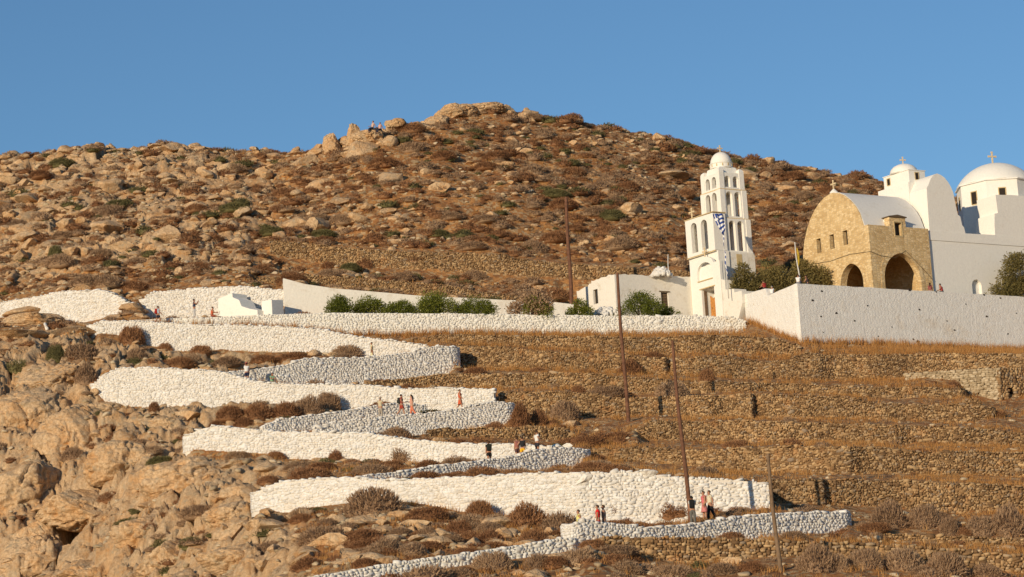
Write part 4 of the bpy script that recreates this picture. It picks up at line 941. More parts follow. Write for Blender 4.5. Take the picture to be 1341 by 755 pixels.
# ------------------------------------------------------------------ plants and rocks
def ico(sub):
    bm = bmesh.new(); bmesh.ops.create_icosphere(bm, subdivisions=sub, radius=1); bm.verts.ensure_lookup_table()
    V = np.array([v.co[:] for v in bm.verts]); Fc = np.array([[v.index for v in f.verts] for f in bm.faces]); bm.free(); return V, Fc
ICO2, ICO3, ICO4 = ico(2), ico(3), ico(4)
def unit(n, r):
    v = r.normal(0, 1, (n, 3)); return v/np.linalg.norm(v, axis=1)[:, None]
def shrub_tpl(seed, n, blade=.10, w=.018, cs=.9):
    """a low dome of twigs: unit radius, about .75 high; origin at the ground"""
    r = np.random.default_rng(seed)
    V, Fc = ICO2; V = V.copy(); V *= (1+.22*fbm(V*1.7+seed, 3))[:, None]; V[:, 2] = np.where(V[:, 2] < 0, V[:, 2]*.3, V[:, 2]*.72); V = V*cs
    d = unit(n, r); d[:, 2] = np.abs(d[:, 2])**.8; d /= np.linalg.norm(d, axis=1)[:, None]
    rad = r.uniform(.72, 1.04, n)*(1+.22*fbm(d*1.7+seed, 3)); c = d*rad[:, None]; c[:, 2] *= .75
    g = d + r.normal(0, .38, (n, 3)); g[:, 2] += .25; g /= np.linalg.norm(g, axis=1)[:, None]
    s = np.cross(g, unit(n, r)); s /= np.linalg.norm(s, axis=1)[:, None]
    L = blade*r.uniform(.5, 1.5, n)[:, None]; W_ = w*r.uniform(.7, 1.6, n)[:, None]
    T_ = np.stack([c - g*L*.5 - s*W_, c - g*L*.5 + s*W_, c + g*L*.7], 1).reshape(-1, 3)
    FV = np.arange(3*n).reshape(-1, 3)+len(V)
    return np.concatenate([V, T_]), np.concatenate([Fc, FV])
def rock_tpl(seed, sub=3):
    r = np.random.default_rng(seed+500); V, Fc = (ICO3 if sub == 3 else ICO2 if sub == 2 else ICO4); V = V.copy()
    V *= (1+.25*fbm(V*.9+seed, 2))[:, None]
    for k in range(r.integers(9, 15)):
        nrm = unit(1, r)[0]; dd = r.uniform(.42, .78); e = V@nrm-dd; V -= np.clip(e, 0, None)[:, None]*nrm*.92
    V *= np.array([1.15, 1, .85])*r.uniform(.85, 1.15, 3)
    V += (.16*fbm(V*2.2+seed, 4) + .05*np.abs(fbm(V*6+seed, 2)))[:, None]*V
    return V, Fc
def place_many(tpls, P, S, A, which, tilt=None):
    Vs, Fs, off = [], [], 0
    for k, (V, Fc) in enumerate(tpls):
        m = np.nonzero(which == k)[0]
        if len(m) == 0: continue
        ca, sa = np.cos(A[m])[:, None], np.sin(A[m])[:, None]
        x = V[None, :, 0]*S[m, 0:1]; y = V[None, :, 1]*S[m, 1:2]; z = V[None, :, 2]*S[m, 2:3]
        W_ = np.stack([x*ca-y*sa, x*sa+y*ca, z], 2)+P[m][:, None, :]
        Vs.append(W_.reshape(-1, 3)); Fs.append((Fc[None]+(np.arange(len(m))*len(V))[:, None, None]).reshape(-1, 3)+off); off += len(m)*len(V)
    return np.concatenate(Vs), np.concatenate(Fs)
def mask_at(x, y):
    a = x/y; fi = np.clip(np.rint(np.interp(a, AA, np.arange(len(AA)))), 0, len(AA)-1).astype(int); fj = np.rint(np.interp(y, YY, np.arange(len(YY)))).astype(int); return MASK[fi, fj]
def free(x, y):
    """outside the church terrace, the yard and the path"""
    x = np.asarray(x); y = np.asarray(y)
    rel = np.stack([x-CORNER[0], y-CORNER[1]], 1); s_ = rel@RV[:2]; l_ = rel@LV[:2]
    inside = (s_ > -3) & (l_ > -1.0) & (l_ < 24) & (x > 12)
    hb = np.stack([x-HO[0], y-HO[1]], 1); hs, hl_ = hb@RV[:2], hb@LV[:2]; inside |= (hs > -1.5) & (hs < 18) & (hl_ > -4) & (hl_ < 9)
    return ~inside
def upix(x, y): 
    z = ground_z(x, y); d = np.stack([x-CAM[0], y-CAM[1], z-CAM[2]], 1); w_ = d@_fw
    return CX+F*(d@_r)/w_, CY-F*(d@_u)/w_
SHT = [shrub_tpl(s, 3000, .10, .018, .8) for s in range(5)]; SHT_FAR = [shrub_tpl(s+20, 300, .2, .04, .72) for s in range(6)]
RKT = [rock_tpl(s, 4) for s in range(9)]; RKT_FAR = [rock_tpl(s, 3) for s in range(8)]
KM = dict(r='shr_red', g='shr_gry', o='shr_olv')
KN = dict(r='reddish brown', g='grey brown', o='dull olive')
def zone(u, v):
    if v < 330:
        if u < 200: return 'on the rocky crest at the far left', 'far left'
        if u < 420: return 'among the pale rocks of the upper left hillside', 'upper left hillside'
        if u < 560 and v < 215: return 'just under the summit outcrop', 'summit outcrop'
        if u < 740: return ('high on the hillside below the summit' if v < 240 else 'on the hillside above the upper field wall'), 'middle hillside'
        if u < 900: return ('on the upper hillside left of the bell tower' if v < 250 else 'on the slope above the field wall'), 'hillside left of the tower'
        return 'on the hillside between bell tower and porch', 'hillside right of the tower'
    if v < 430:
        if u < 200: return 'near the far left white wall', 'far left wall'
        if u < 420: return 'just above the highest white path wall', 'above the upper leg'
        return 'between the brown field walls and the oleanders', 'field walls'
    if u < 250:
        return ('on the cliff top left of the upper zigzag bends' if v < 520 else 'on the bare cliff face at lower left' if v < 640 else 'near the dark cave of the lower left cliff'), 'left cliff'
    if u < 480 and v < 560: return 'between two sunlit upper walls', 'upper zigzag strips'
    if v < 600 and u < 560: return 'below the rounded white bend of the third wall', 'middle zigzag strips'
    if u < 480: return 'below the left bends', 'lower left slope'
    if u < 780: return ('between the lowest white walls' if v > 640 else 'beside the right white bends'), 'lower middle slope'
    if v > 640: return ('at the bottom edge right of the pale pole' if v > 705 else 'on the ledge below the lowest big terrace wall'), 'lower right corner'
    return ('on a ledge of the upper brown terraces' if v < 530 else 'on a ledge of the lower brown terraces'), 'brown terraces'
NSH = [0]; NRK = [0]
SH_ME = {(k, i): mesh_np('shrub', SHT[i][0], SHT[i][1], M[KM[k]]) for k in KM for i in range(5)}
RK_ME = [mesh_np('boulder', V, Fc, M['rock'], True) for V, Fc in RKT]
for m_ in RK_ME: m_.set_sharp_from_angle(angle=radians(32))
ICO5 = ico(6)
def outcrop_tpl(seed):
    r = np.random.default_rng(seed+900); V, Fc = ICO5; V = V*(1+.3*fbm(V*.9+seed, 3))[:, None]
    for k in range(9):
        nrm = unit(1, r)[0]; e = V@nrm-r.uniform(.55, .85); V = V - np.clip(e, 0, None)[:, None]*nrm*.85
    Qv = V + .25*np.stack([fbm(V*2+41, 3), fbm(V*2+51, 3), fbm(V*2+61, 3)], 1)
    c1 = 1-np.clip(np.abs(fbm(Qv*[1.9, 1.9, .8]+seed*3, 3))*9, 0, 1); c2 = 1-np.clip(np.abs(fbm(Qv*[4, 4, 2.6]+seed*5, 3))*7, 0, 1)
    st_ = np.abs(((V[:, 2]+.3*V[:, 0]+.12*fbm(V*3, 2))*3.2) % 1-.5)
    d = -.10*c1 - .035*c2 + .09*fbm(V*2.5+7, 4) + .03*fbm(V*9+7, 3) - .03*(st_ < .07)
    return V*(1+d)[:, None], Fc
OC_ME = [mesh_np('outcrop', *outcrop_tpl(i), M['rock'], True) for i in range(5)]
WR_ME = []
for m_ in RK_ME: q_ = m_.copy(); q_.materials.clear(); q_.materials.append(M['rock_white']); WR_ME.append(q_)
def add_shrub(P, rx, h, kind, label=None):
    o = obj('dry_shrub' if kind != 'o' else 'cushion_shrub', SH_ME[(kind, NSH[0] % 5)], None, P, random.uniform(0, 6.28)); NSH[0] += 1
    o.scale = (rx, rx*random.uniform(.8, 1.1), h/.78); u, v = proj(P); zn, g = zone(u, v)
    sz = 'small' if rx < .75 else 'mid-sized' if rx < 1.3 else 'large'
    tag(o, label or f'{sz} {KN[kind]} rounded shrub {zn}', 'shrub', f'{sz} {KN[kind]} shrubs, {g}'); return o
def add_rock(P, rx, rz_, white=False, label=None, ry=None, sink=.35, seed=None):
    i = NRK[0] % len(RK_ME) if seed is None else seed; NRK[0] += 1
    o = obj('boulder', (WR_ME if white else RK_ME)[i], None, (P[0], P[1], P[2]+rz_*(1-2*sink)*.5), random.uniform(0, 6.28)); o.scale = (rx, ry or rx*random.uniform(.75, 1.1), rz_)
    u, v = proj(P); zn, g = zone(u, v); sz = 'small' if rx < .8 else 'mid-sized' if rx < 1.5 else 'large'
    c = 'whitewashed' if white else 'pale weathered'
    tag(o, label or f'{sz} {c} boulder {zn}', 'boulder', ('jagged rocks of the summit ridge' if 'summit' in label else 'jagged rocks of the left skyline') if label and 'among many' in label else f'{sz} {c} boulders, {g}'); return o
# shrubs traced from the photo: u, v of the foot, width, height, kind, label
TR_SH = [(487, 676, 92, 42, 'g', 'big dark bare-twig shrub leaning on the pale boulder in front of the long white wall'), (628, 679, 50, 28, 'r', 'round rust brown bush, left of the two before the long white wall'), (690, 692, 64, 34, 'r', 'wide rust brown bush, left of the woman in yellow'),
 (735, 698, 64, 30, 'g', 'grey brown bush just left of the woman in yellow'), (650, 690, 40, 20, 'g', None), (700, 712, 50, 22, 'r', None), (600, 700, 40, 22, 'r', None), (640, 712, 50, 20, 'r', None), (560, 705, 40, 18, 'g', None), (540, 728, 46, 20, 'g', None),
 (873, 685, 46, 24, 'r', 'rust brown bush behind the lowest bend, left of the tall pole'), (822, 684, 22, 10, 'r', None), (937, 676, 30, 14, 'r', 'low rust bush behind the legs of the walker in black trousers'), (965, 672, 34, 13, 'r', None), (803, 680, 26, 14, 'r', None), (890, 681, 40, 16, 'r', None),
 (530, 604, 52, 22, 'g', 'grey bush under the bright wall and above the shaded parapet, centre left'), (600, 601, 46, 11, 'r', 'flat rust bush beside the grey bush above the shaded parapet'), (440, 603, 26, 16, 'r', 'small dark bush touching the foot of the fourth white wall'), (393, 628, 48, 20, 'g', None), (360, 600, 30, 12, 'r', None), (310, 600, 40, 12, 'g', None),
 (1072, 748, 62, 36, 'g', 'round grey shrub right of the pale pole at the bottom edge'), (1100, 748, 36, 24, 'g', None), (1135, 744, 48, 28, 'g', 'second round grey shrub from the pale pole at the bottom edge'), (1185, 748, 56, 34, 'g', 'third round grey shrub from the pale pole at the bottom edge'), (1240, 754, 62, 36, 'g', 'fourth round grey shrub from the pale pole at the bottom edge'), (1295, 758, 56, 22, 'g', None),
 (1168, 692, 66, 38, 'g', 'big grey brown shrub below the gap of the lowest terrace wall'), (1214, 691, 46, 32, 'g', 'grey shrub right beside the biggest one under the terrace wall'), (1245, 700, 32, 26, 'g', None), (1288, 702, 48, 30, 'g', None), (1325, 702, 64, 42, 'g', 'big brown shrub under the terrace wall at the right edge'), (1262, 702, 26, 14, 'r', None),
 (645, 748, 62, 28, 'g', 'grey bush below the lowest thin white wall'), (705, 746, 46, 24, 'g', None), (760, 742, 60, 28, 'g', None), (600, 756, 50, 16, 'g', None), (820, 750, 50, 20, 'g', None), (880, 756, 60, 20, 'g', None), (945, 752, 50, 18, 'g', None), (985, 750, 40, 18, 'r', None),
 (826, 490, 42, 22, 'r', 'rust shrub on the second terrace beside the middle pole'), (927, 500, 24, 20, 'r', 'small upright rust shrub on the second terrace right of the leaning pole'), (882, 519, 48, 22, 'g', 'grey brown shrub on the third terrace at the leaning pole'), (757, 514, 22, 12, 'r', None), (797, 519, 60, 18, 'g', 'wide grey brown shrub on the third terrace left of the middle pole'),
 (682, 558, 32, 32, 'r', 'dark shrub right beside the rounded end of the white bend'), (705, 556, 28, 22, 'r', None), (740, 551, 44, 28, 'g', 'grey shrub behind the pale boulder on the fourth terrace'), (622, 492, 40, 14, 'r', 'low rust shrub at the foot of the tall square white bend'), (705, 487, 28, 9, 'r', None), (855, 468, 32, 10, 'r', None),
 (967, 585, 44, 12, 'r', 'low rust shrub pair on the fifth terrace right of the leaning pole'), (924, 624, 46, 16, 'g', 'grey shrub above the long white wall by the leaning pole'), (693, 612, 18, 14, 'r', None), (731, 613, 22, 12, 'r', None), (600, 626, 50, 12, 'r', None), (648, 562, 30, 12, 'r', None),
 (171, 450, 36, 26, 'r', 'dark rust shrub at the foot of the upper white wall, far left'), (105, 472, 56, 26, 'g', 'large grey brown shrub on the cliff top left of the zigzag'), (22, 488, 44, 18, 'o', 'olive green cushion near the left edge on the cliff top'), (112, 500, 36, 26, 'g', None), (178, 476, 36, 22, 'g', None), (72, 470, 26, 20, 'o', None),
 (236, 478, 46, 14, 'r', None), (295, 478, 52, 14, 'g', None), (345, 473, 40, 10, 'r', None), (385, 470, 50, 12, 'r', None), (262, 462, 30, 12, 'r', None), (216, 458, 26, 12, 'r', None), (452, 466, 44, 18, 'g', 'pale dry shrub beside the person in pale yellow dress'), (250, 476, 40, 16, 'g', None), (325, 476, 40, 14, 'g', None), 
 (202, 541, 18, 16, 'r', None), (300, 547, 40, 18, 'r', None), (335, 548, 56, 22, 'r', None), (372, 547, 46, 22, 'r', None), (405, 542, 44, 26, 'g', None), (430, 537, 34, 26, 'g', 'wispy dry shrub between two sunlit white walls'), (318, 558, 30, 14, 'r', None), (285, 560, 30, 12, 'r', None),
 (215, 718, 50, 16, 'o', None), (172, 690, 50, 14, 'o', 'olive cushion shrub right of the dark cave'), (250, 716, 40, 14, 'o', None), (130, 612, 44, 14, 'o', None), (210, 606, 44, 12, 'o', None), (95, 600, 40, 16, 'g', None),
 (1262, 540, 30, 10, 'r', None), (1300, 545, 40, 10, 'r', None), (72, 338, 24, 20, 'o', 'pointed olive shrub low on the left hillside'), (545, 345, 40, 12, 'r', None), (700, 330, 40, 18, 'g', None), (620, 365, 40, 14, 'g', None), (480, 350, 36, 14, 'r', None), (430, 352, 30, 12, 'r', None)]
for u, v, w_, h_, k_, lab in TR_SH:
    g = ground_at(u, v)
    if g is None: continue
    m = g[1]/F; add_shrub((g[0], g[1]+w_*m*.25, g[2]-.12), w_*m*.5, h_*m*1.08, k_, lab)
OUTC = [(25, 560, 130, 110, 0, 'sheer tan cliff face at the left edge, below the olive cushion'), (95, 585, 120, 90, 1, 'cracked cliff mass left of the zigzag bends'), (20, 660, 120, 100, 2, 'tall smooth cliff block at the left edge, above the cave level'), (160, 620, 110, 70, 4, 'broad fissured outcrop right above the cave'),
 (185, 705, 80, 60, 0, 'big rough outcrop right of the dark cave'), (30, 745, 110, 70, 1, 'bottom left corner rock mass under the cave'), (110, 760, 110, 50, 2, 'low rock shelf at the bottom edge below the cave'), (225, 740, 100, 60, 3, 'knobbly outcrop on the bottom edge, right of the cave'), (235, 640, 130, 70, 4, 'huge rounded grey outcrop below the left end of the fourth wall'),
 (215, 560, 66, 26, 1, 'smooth outcrop just below the third white bend'), (70, 500, 110, 50, 3, 'weathered tan ledge on top of the left cliff'), (128, 540, 60, 30, 2, 'rounded ledge left of the third white bend'), (310, 735, 100, 50, 0, 'pale outcrop near the bottom, left of the lowest thin wall'), (300, 680, 80, 44, 2, 'split pale outcrop below the long white wall left end'), (30, 425, 100, 34, 4, 'smooth brown rock under the far left white wall')]
for u, v, w_, h_, i_, lab in OUTC:
    g = ground_at(u, v)
    if g is None: continue
    m = g[1]/F; o = obj('outcrop', OC_ME[i_], None, (g[0], g[1]+w_*m*.40, g[2]+h_*m*.10), random.uniform(0, 6.28)); o.scale = (w_*m*.54, w_*m*.5, h_*m*.56); tag(o, lab, 'rock outcrop', 'bedrock outcrops of the left cliff' if v > 300 else 'pale outcrops of the summit')
g = OC_ME[3]; o = obj('outcrop', g, None, (CV[0]+.9, CV[1]+2.7, at(86, 668, CV[1])[2]+.25), .4); o.scale = (3.5, 3.3, 1.75); tag(o, 'overhanging rock mass forming the roof of the dark cave', 'rock outcrop', 'bedrock outcrops of the left cliff')
for dx_, sc_3, i_, lab in ((-2.6, (1.2, 2.6, 1.9), 0, 'rock pillar at the left side of the dark cave'), (3.1, (1.7, 2.6, 2.0), 2, 'rock mass closing the right side of the dark cave')):
    o = obj('outcrop', OC_ME[i_], None, (CV[0]+dx_, CV[1]+2.2, CV[2]+.5), 1.1); o.scale = sc_3; tag(o, lab, 'rock outcrop', 'bedrock outcrops of the left cliff')
SUMM = [(434, 175, 30, 26, 1, 'pale bulky outcrop at the left foot of the summit rocks'), (461, 160, 22, 30, 3, 'upright pale rock standing on the left of the summit outcrop'), (482, 168, 44, 26, 2, 'pale stepped outcrop under the seated couple'), (518, 156, 26, 14, 4, 'grey fissured outcrop just right of the seated couple'), (545, 148, 40, 18, 3, 'low fissured outcrop between the seated couple and the summit'), (597, 134, 50, 22, 4, 'tan rock crown on the left half of the summit'), (632, 132, 50, 18, 0, 'pale broad rock crown on the right half of the summit'), (570, 146, 36, 20, 1, 'rounded outcrop just left of the summit crown'),
 (1016, 250, 36, 12, 3, 'pale outcrop on the slope right of the bell tower')]
for u, vt, w_, h_, i_, lab in SUMM:
    Yc = float(np.interp(u, *np.array(CREST).T))-(2.0 if u < 990 else 26); p = at(u, vt, Yc); m = Yc/F; up_ = u in (434, 461); rz_ = h_*m*(.8 if up_ else .62); w_ *= 1.1 if up_ else 1.3
    o = obj('outcrop', OC_ME[i_], None, (p[0], p[1], p[2]-rz_*.92 if up_ or u in (482, 518) else ground_z(p[0], p[1])[0]+rz_*.12), random.uniform(0, 6.28)); o.scale = (w_*m*.5, w_*m*.42, rz_); tag(o, lab, 'rock outcrop', 'pale outcrops of the crest')
for i_ in range(110):
    u = (418+random.random()**.8*300) if i_ < 64 else random.uniform(-10, 420); Yc = float(np.interp(u, *np.array(CREST).T))-random.uniform(.2, 3.5); x_ = (u-CX)/F/cos(PITCH)*Yc; z_ = ground_z(x_, Yc)[0]; q_ = random.uniform(.3, 1.05 if i_ < 64 else .8)
    add_rock((x_, Yc, z_), q_, q_*random.uniform(.6, 1.3), False, 'jagged pale rock among many on the summit ridge' if i_ < 64 else 'jagged pale rock among many on the left skyline', sink=.3)
TR_RK = [(430, 190, 26, 22, None), (450, 186, 22, 16, None), (474, 178, 26, 20, None), (505, 164, 26, 18, None), (530, 158, 30, 16, None), (562, 150, 30, 18, None), (580, 147, 26, 16, None), (612, 141, 26, 14, None), (650, 143, 30, 14, None), (680, 152, 30, 12, None), (705, 156, 26, 10, None), (770, 164, 20, 8, None), (150, 191, 40, 12, None), (60, 205, 30, 12, None), (200, 193, 36, 10, None), (260, 194, 30, 10, None), (330, 194, 36, 10, None), (390, 195, 30, 10, None), (520, 166, 50, 18, None), (545, 160, 40, 16, None), (667, 184, 20, 17, 'round grey boulder right below the summit'),
 (575, 160, 40, 18, None), (500, 188, 60, 22, None), (470, 196, 40, 16, None), (560, 180, 40, 16, None), (976, 232, 38, 24, 'big dark boulder on the hillside behind the top of the bell tower'), (870, 232, 60, 22, 'large pale outcrop left of the bell tower dome'), (1020, 250, 44, 20, 'wide pale outcrop right of the bell tower'), (905, 240, 40, 18, None), (1040, 232, 26, 14, None), (748, 558, 30, 17, 'single pale boulder on the terrace right of the white bend'),
 (503, 655, 40, 22, 'pale boulder leaning against the long white wall above a dark shrub'), (470, 668, 26, 16, None), (530, 668, 30, 18, None), (555, 672, 26, 18, None), (500, 682, 40, 18, None), (545, 690, 40, 18, None), (610, 718, 34, 16, 'lone pale rock between the two lowest white walls'), (640, 700, 36, 12, None), (500, 712, 50, 24, None), (440, 712, 60, 26, None), (470, 736, 60, 24, None), (400, 735, 60, 28, None), (350, 700, 50, 26, None),
 (310, 648, 50, 36, None), (280, 660, 30, 24, None), (300, 700, 60, 34, 'pale rough boulder below the huge rounded outcrop'), (262, 724, 60, 30, None), (340, 740, 60, 30, None), (385, 640, 30, 16, None), (350, 620, 40, 20, None), (420, 604, 34, 14, None), (300, 612, 44, 18, None),
 (62, 672, 60, 30, None), (245, 548, 60, 22, 'smooth grey boulder just under the third white wall'), (215, 556, 50, 18, None), (180, 560, 50, 20, None), (20, 440, 70, 22, None), (85, 436, 60, 20, None), (40, 412, 70, 22, 'flat grey rock beside the white painted cross patch'), (110, 428, 40, 14, None), (155, 418, 20, 8, None), (740, 730, 30, 16, None), (960, 738, 26, 16, None), (513, 326, 18, 14, 'pale rock standing on the upper field wall')]
for u, v, w_, h_, lab in TR_RK:
    g = ground_at(u, v)
    if g is None: g = ground_at(u, v+8)
    if g is None: continue
    m = g[1]/F; add_rock((g[0], g[1]+w_*m*.3, g[2]), w_*m*.56, h_*m*.62, False, lab)
for u, v, Y, w_, h_, lab in [(767, 626, 161.6, 30, 22, 'big whitewashed boulder on top of the long white wall'), (850, 618, 161.4, 24, 15, 'flat whitewashed slab on top of the long white wall by the leaning pole'), (742, 584, 189, 16, 12, 'whitewashed boulder at the bend with the white-shirted walker'), (728, 584, 188.6, 16, 9, 'low whitewashed boulder left of the one at the bend'), (620, 585, 190, 5, 4, None), (1060, 671, 157.5, 24, 6, None), (1035, 671, 157, 18, 5, None), (792, 642, 158, 5, 5, None)][:4]:
    p = at(u, v, Y); m = Y/F; add_rock((p[0], p[1]+.1, p[2]-h_*m*.3), w_*m*.5, h_*m*.55, True, lab, sink=.1)
# white painted cross on the rock at far left
g = ground_at(57, 432)
def on_ground_patch(name, poly, label, cat):
    pts = []
    b = MB()
    for (u0, v0, u1, v1) in poly:
        n = 8; row = []
        for i in range(n+1):
            t = i/n; u_, v_ = u0+(u1-u0)*t, v0+(v1-v0)*t; g_ = ground_at(u_, v_, 200, 260)
            if g_ is not None: row.append(Vector(g_)+Vector((0, -.1, .06)))
        if len(row) > 2: b.tube([tuple(r_) for r_ in row], [.16*random.uniform(.8, 1.2) for _ in row], 8)
    o_ = b.build(name, M['rock_white'], smooth=True); tag(o_, label, cat); return o_
on_ground_patch('painted_cross', [(50, 402, 62, 432), (44, 420, 74, 414)], 'white painted cross shape on the rocks below the far left wall', 'painted cross')

# scattered: candidates in the world, largest ones become objects of their own
def scatter(n, a0, a1, y0, y1, seed):
    r = np.random.default_rng(seed); u = r.uniform(a0, a1, n); y = np.sqrt(r.uniform(y0**2, y1**2, n)); x = (u-CX)/F/cos(PITCH)*y; return u, x, y, r
cr_y = lambda x, y: np.interp(x/y, cr_a[order], crest[order, 1])
def in_view(x, y):
    """the ground there is seen from the camera (rough)"""
    z = ground_z(x, y)+.5; ok = np.ones(len(x), bool)
    for f in np.linspace(.62, .985, 34):
        ok &= ground_z(x*f, y*f) < CAM[2]+(z-CAM[2])*f
    return ok
S_P, S_S, S_K = [], [], []; R_P, R_S = [], []
def gen(n, a0, a1, y0, y1, seed, kind, size, accept, probs=(.5, .4, .1), clump=1.):
    u, x, y, r = scatter(n, a0, a1, y0, y1, seed)
    ok = free(x, y) & ~((np.abs(x-CV[0]) < 2.4) & (y > CV[1]-3) & (y < CV[1]+7)) & (mask_at(x, y) > .55) & (y < cr_y(x, y)+3) & (r.random(n) < accept(u, y, x)); u, x, y = u[ok], x[ok], y[ok]
    z = ground_z(x, y); s = np.clip(r.lognormal(math.log(size), .38, len(x)), size*.4, size*2.6)
    P = np.stack([x, y, z], 1)
    if kind == 's':
        S_P.append(P); S_S.append(np.stack([s, s*r.uniform(.8, 1.1, len(s)), s*r.uniform(.55, .85, len(s))], 1)); S_K.append(r.choice(3, len(s), p=probs))
    else:
        R_P.append(P); R_S.append(np.stack([s, s*r.uniform(.7, 1.1, len(s)), s*r.uniform(.55, .95, len(s))], 1))
def clumpf(sc, th, k):
    return lambda u, y, x: np.clip((fbm(np.stack([x*sc, y*sc, x*0+k], 1), 3)+th)*3, 0, 1)
lf = lambda u: np.clip((620-u)/380, .12, 1)
# hillside
gen(7600, -60, 1420, 250, 322, 1, 's', .68, lambda u, y, x: (1-.3*lf(u))*(.5+.5*clumpf(.25, .25, 3)(u, y, x)), (.42, .48, .10))
gen(2600, -60, 1420, 250, 322, 11, 's', .36, lambda u, y, x: np.full(len(u), .8), (.6, .37, .03))
gen(4600, -60, 1420, 248, 322, 2, 'r', .46, lambda u, y, x: lf(u)*(.3+.7*clumpf(.2, .2, 8)(u, y, x)))
gen(420, -60, 640, 262, 322, 12, 'r', .9, lambda u, y, x: lf(u)*(.3+.7*clumpf(.12, .2, 28)(u, y, x)))
gen(90, 640, 1420, 262, 322, 13, 'r', .75, lambda u, y, x: np.full(len(u), .5))
gen(9000, -60, 1420, 248, 322, 14, 'r', .24, lambda u, y, x: .45+.55*lf(u))
gen(1500, 400, 1000, 262, 322, 15, 'r', .42, lambda u, y, x: clumpf(.16, .0, 51)(u, y, x))
# left cliff and lower slopes
gen(420, -80, 450, 150, 250, 3, 'r', .42, lambda u, y, x: .25+.75*clumpf(.2, .2, 5)(u, y, x))
gen(50, -80, 420, 150, 240, 33, 'r', 1.1, lambda u, y, x: clumpf(.15, .15, 15)(u, y, x)*.8)
gen(3200, -80, 620, 138, 250, 34, 'r', .24, lambda u, y, x: np.full(len(u), .6))
gen(1300, -60, 620, 150, 250, 4, 's', .62, lambda u, y, x: clumpf(.2, .12, 6)(u, y, x)*.8, (.5, .32, .18))
gen(220, -80, 240, 190, 250, 44, 's', .45, lambda u, y, x: np.where((np.abs(u-88) < 45) & (np.abs(y-CV[1]) < 8), 0, .35), (.3, .4, .3))
gen(520, 380, 800, 138, 200, 5, 's', .62, lambda u, y, x: .3+.7*clumpf(.3, .2, 9)(u, y, x), (.6, .38, .02))
gen(260, 420, 760, 138, 162, 6, 'r', .45, lambda u, y, x: np.full(len(u), .6))
gen(500, 760, 1440, 134, 166, 7, 's', .5, lambda u, y, x: .15+.6*clumpf(.3, .1, 19)(u, y, x), (.4, .58, .02))
gen(900, 380, 1440, 134, 172, 8, 'r', .2, lambda u, y, x: np.full(len(u), .7))
gen(420, 620, 1440, 170, 240, 9, 's', .38, lambda u, y, x: .2+.5*clumpf(.25, .05, 29)(u, y, x), (.65, .33, .02))
gen(900, 620, 1440, 170, 240, 10, 'r', .15, lambda u, y, x: np.full(len(u), .6))
S_P, S_S, S_K = map(np.concatenate, (S_P, S_S, S_K)); R_P, R_S = map(np.concatenate, (R_P, R_S))
def split(P, S, n_keep):
    u, v = upix(P[:, 0], P[:, 1]); vis = in_view(P[:, 0], P[:, 1]) & (u > 0) & (u < 1341) & (v > 0) & (v < 752)
    sc = S[:, 0]*S[:, 2]/P[:, 1]**2*vis; return np.argsort(-sc)[:n_keep], u, v
ks, _, _ = split(S_P, S_S, max(0, 298-NSH[0])); kr, _, _ = split(R_P, R_S, max(0, 298-NRK[0]))
for i in ks: add_shrub(S_P[i]-np.array([0, 0, .08]), S_S[i, 0], S_S[i, 2]*.85, 'rgo'[S_K[i]])
for i in kr: add_rock(R_P[i], R_S[i, 0], R_S[i, 2], sink=.3)
rest = np.setdiff1d(np.arange(len(S_P)), ks); rs = np.random.default_rng(77)
nm = {0: ('dry_scrub', 'reddish brown dry scrub covering the hillside'), 1: ('grey_scrub', 'grey brown dry scrub covering the hillside'), 2: ('olive_scrub', 'low dull olive cushions scattered on the hill')}
for k in range(3):
    m = rest[S_K[rest] == k]; P = S_P[m].copy(); P[:, 2] -= .08; S = S_S[m].copy(); S[:, 2] *= 1.1
    V, Fc = place_many(SHT_FAR, P, S, rs.uniform(0, 6.28, len(m)), rs.integers(0, len(SHT_FAR), len(m)))
    tag(obj(nm[k][0], mesh_np(nm[k][0], V, Fc, M[KM['rgo'[k]]])), nm[k][1], 'scrub', kind='stuff')
rest = np.setdiff1d(np.arange(len(R_P)), kr); big = rest[R_S[rest, 0] > .4]; sml = rest[R_S[rest, 0] <= .4]
V, Fc = place_many(RKT_FAR, R_P[big]+np.array([0, 0, .05]), R_S[big], rs.uniform(0, 6.28, len(big)), rs.integers(0, 8, len(big)))
me = mesh_np('scattered_rocks', V, Fc, M['rock'], True); me.set_sharp_from_angle(angle=radians(32)); tag(obj('scattered_rocks', me), 'countless pale rocks strewn over the hillside', 'rocks', kind='stuff')
RS2 = [rock_tpl(s, 2) for s in range(6)]
V, Fc = place_many(RS2, R_P[sml]+np.array([0, 0, .03]), R_S[sml], rs.uniform(0, 6.28, len(sml)), rs.integers(0, 6, len(sml)))
tag(obj('loose_stones', mesh_np('loose_stones', V, Fc, M['pale'])), 'small loose stones scattered between the scrub', 'stones', kind='stuff')
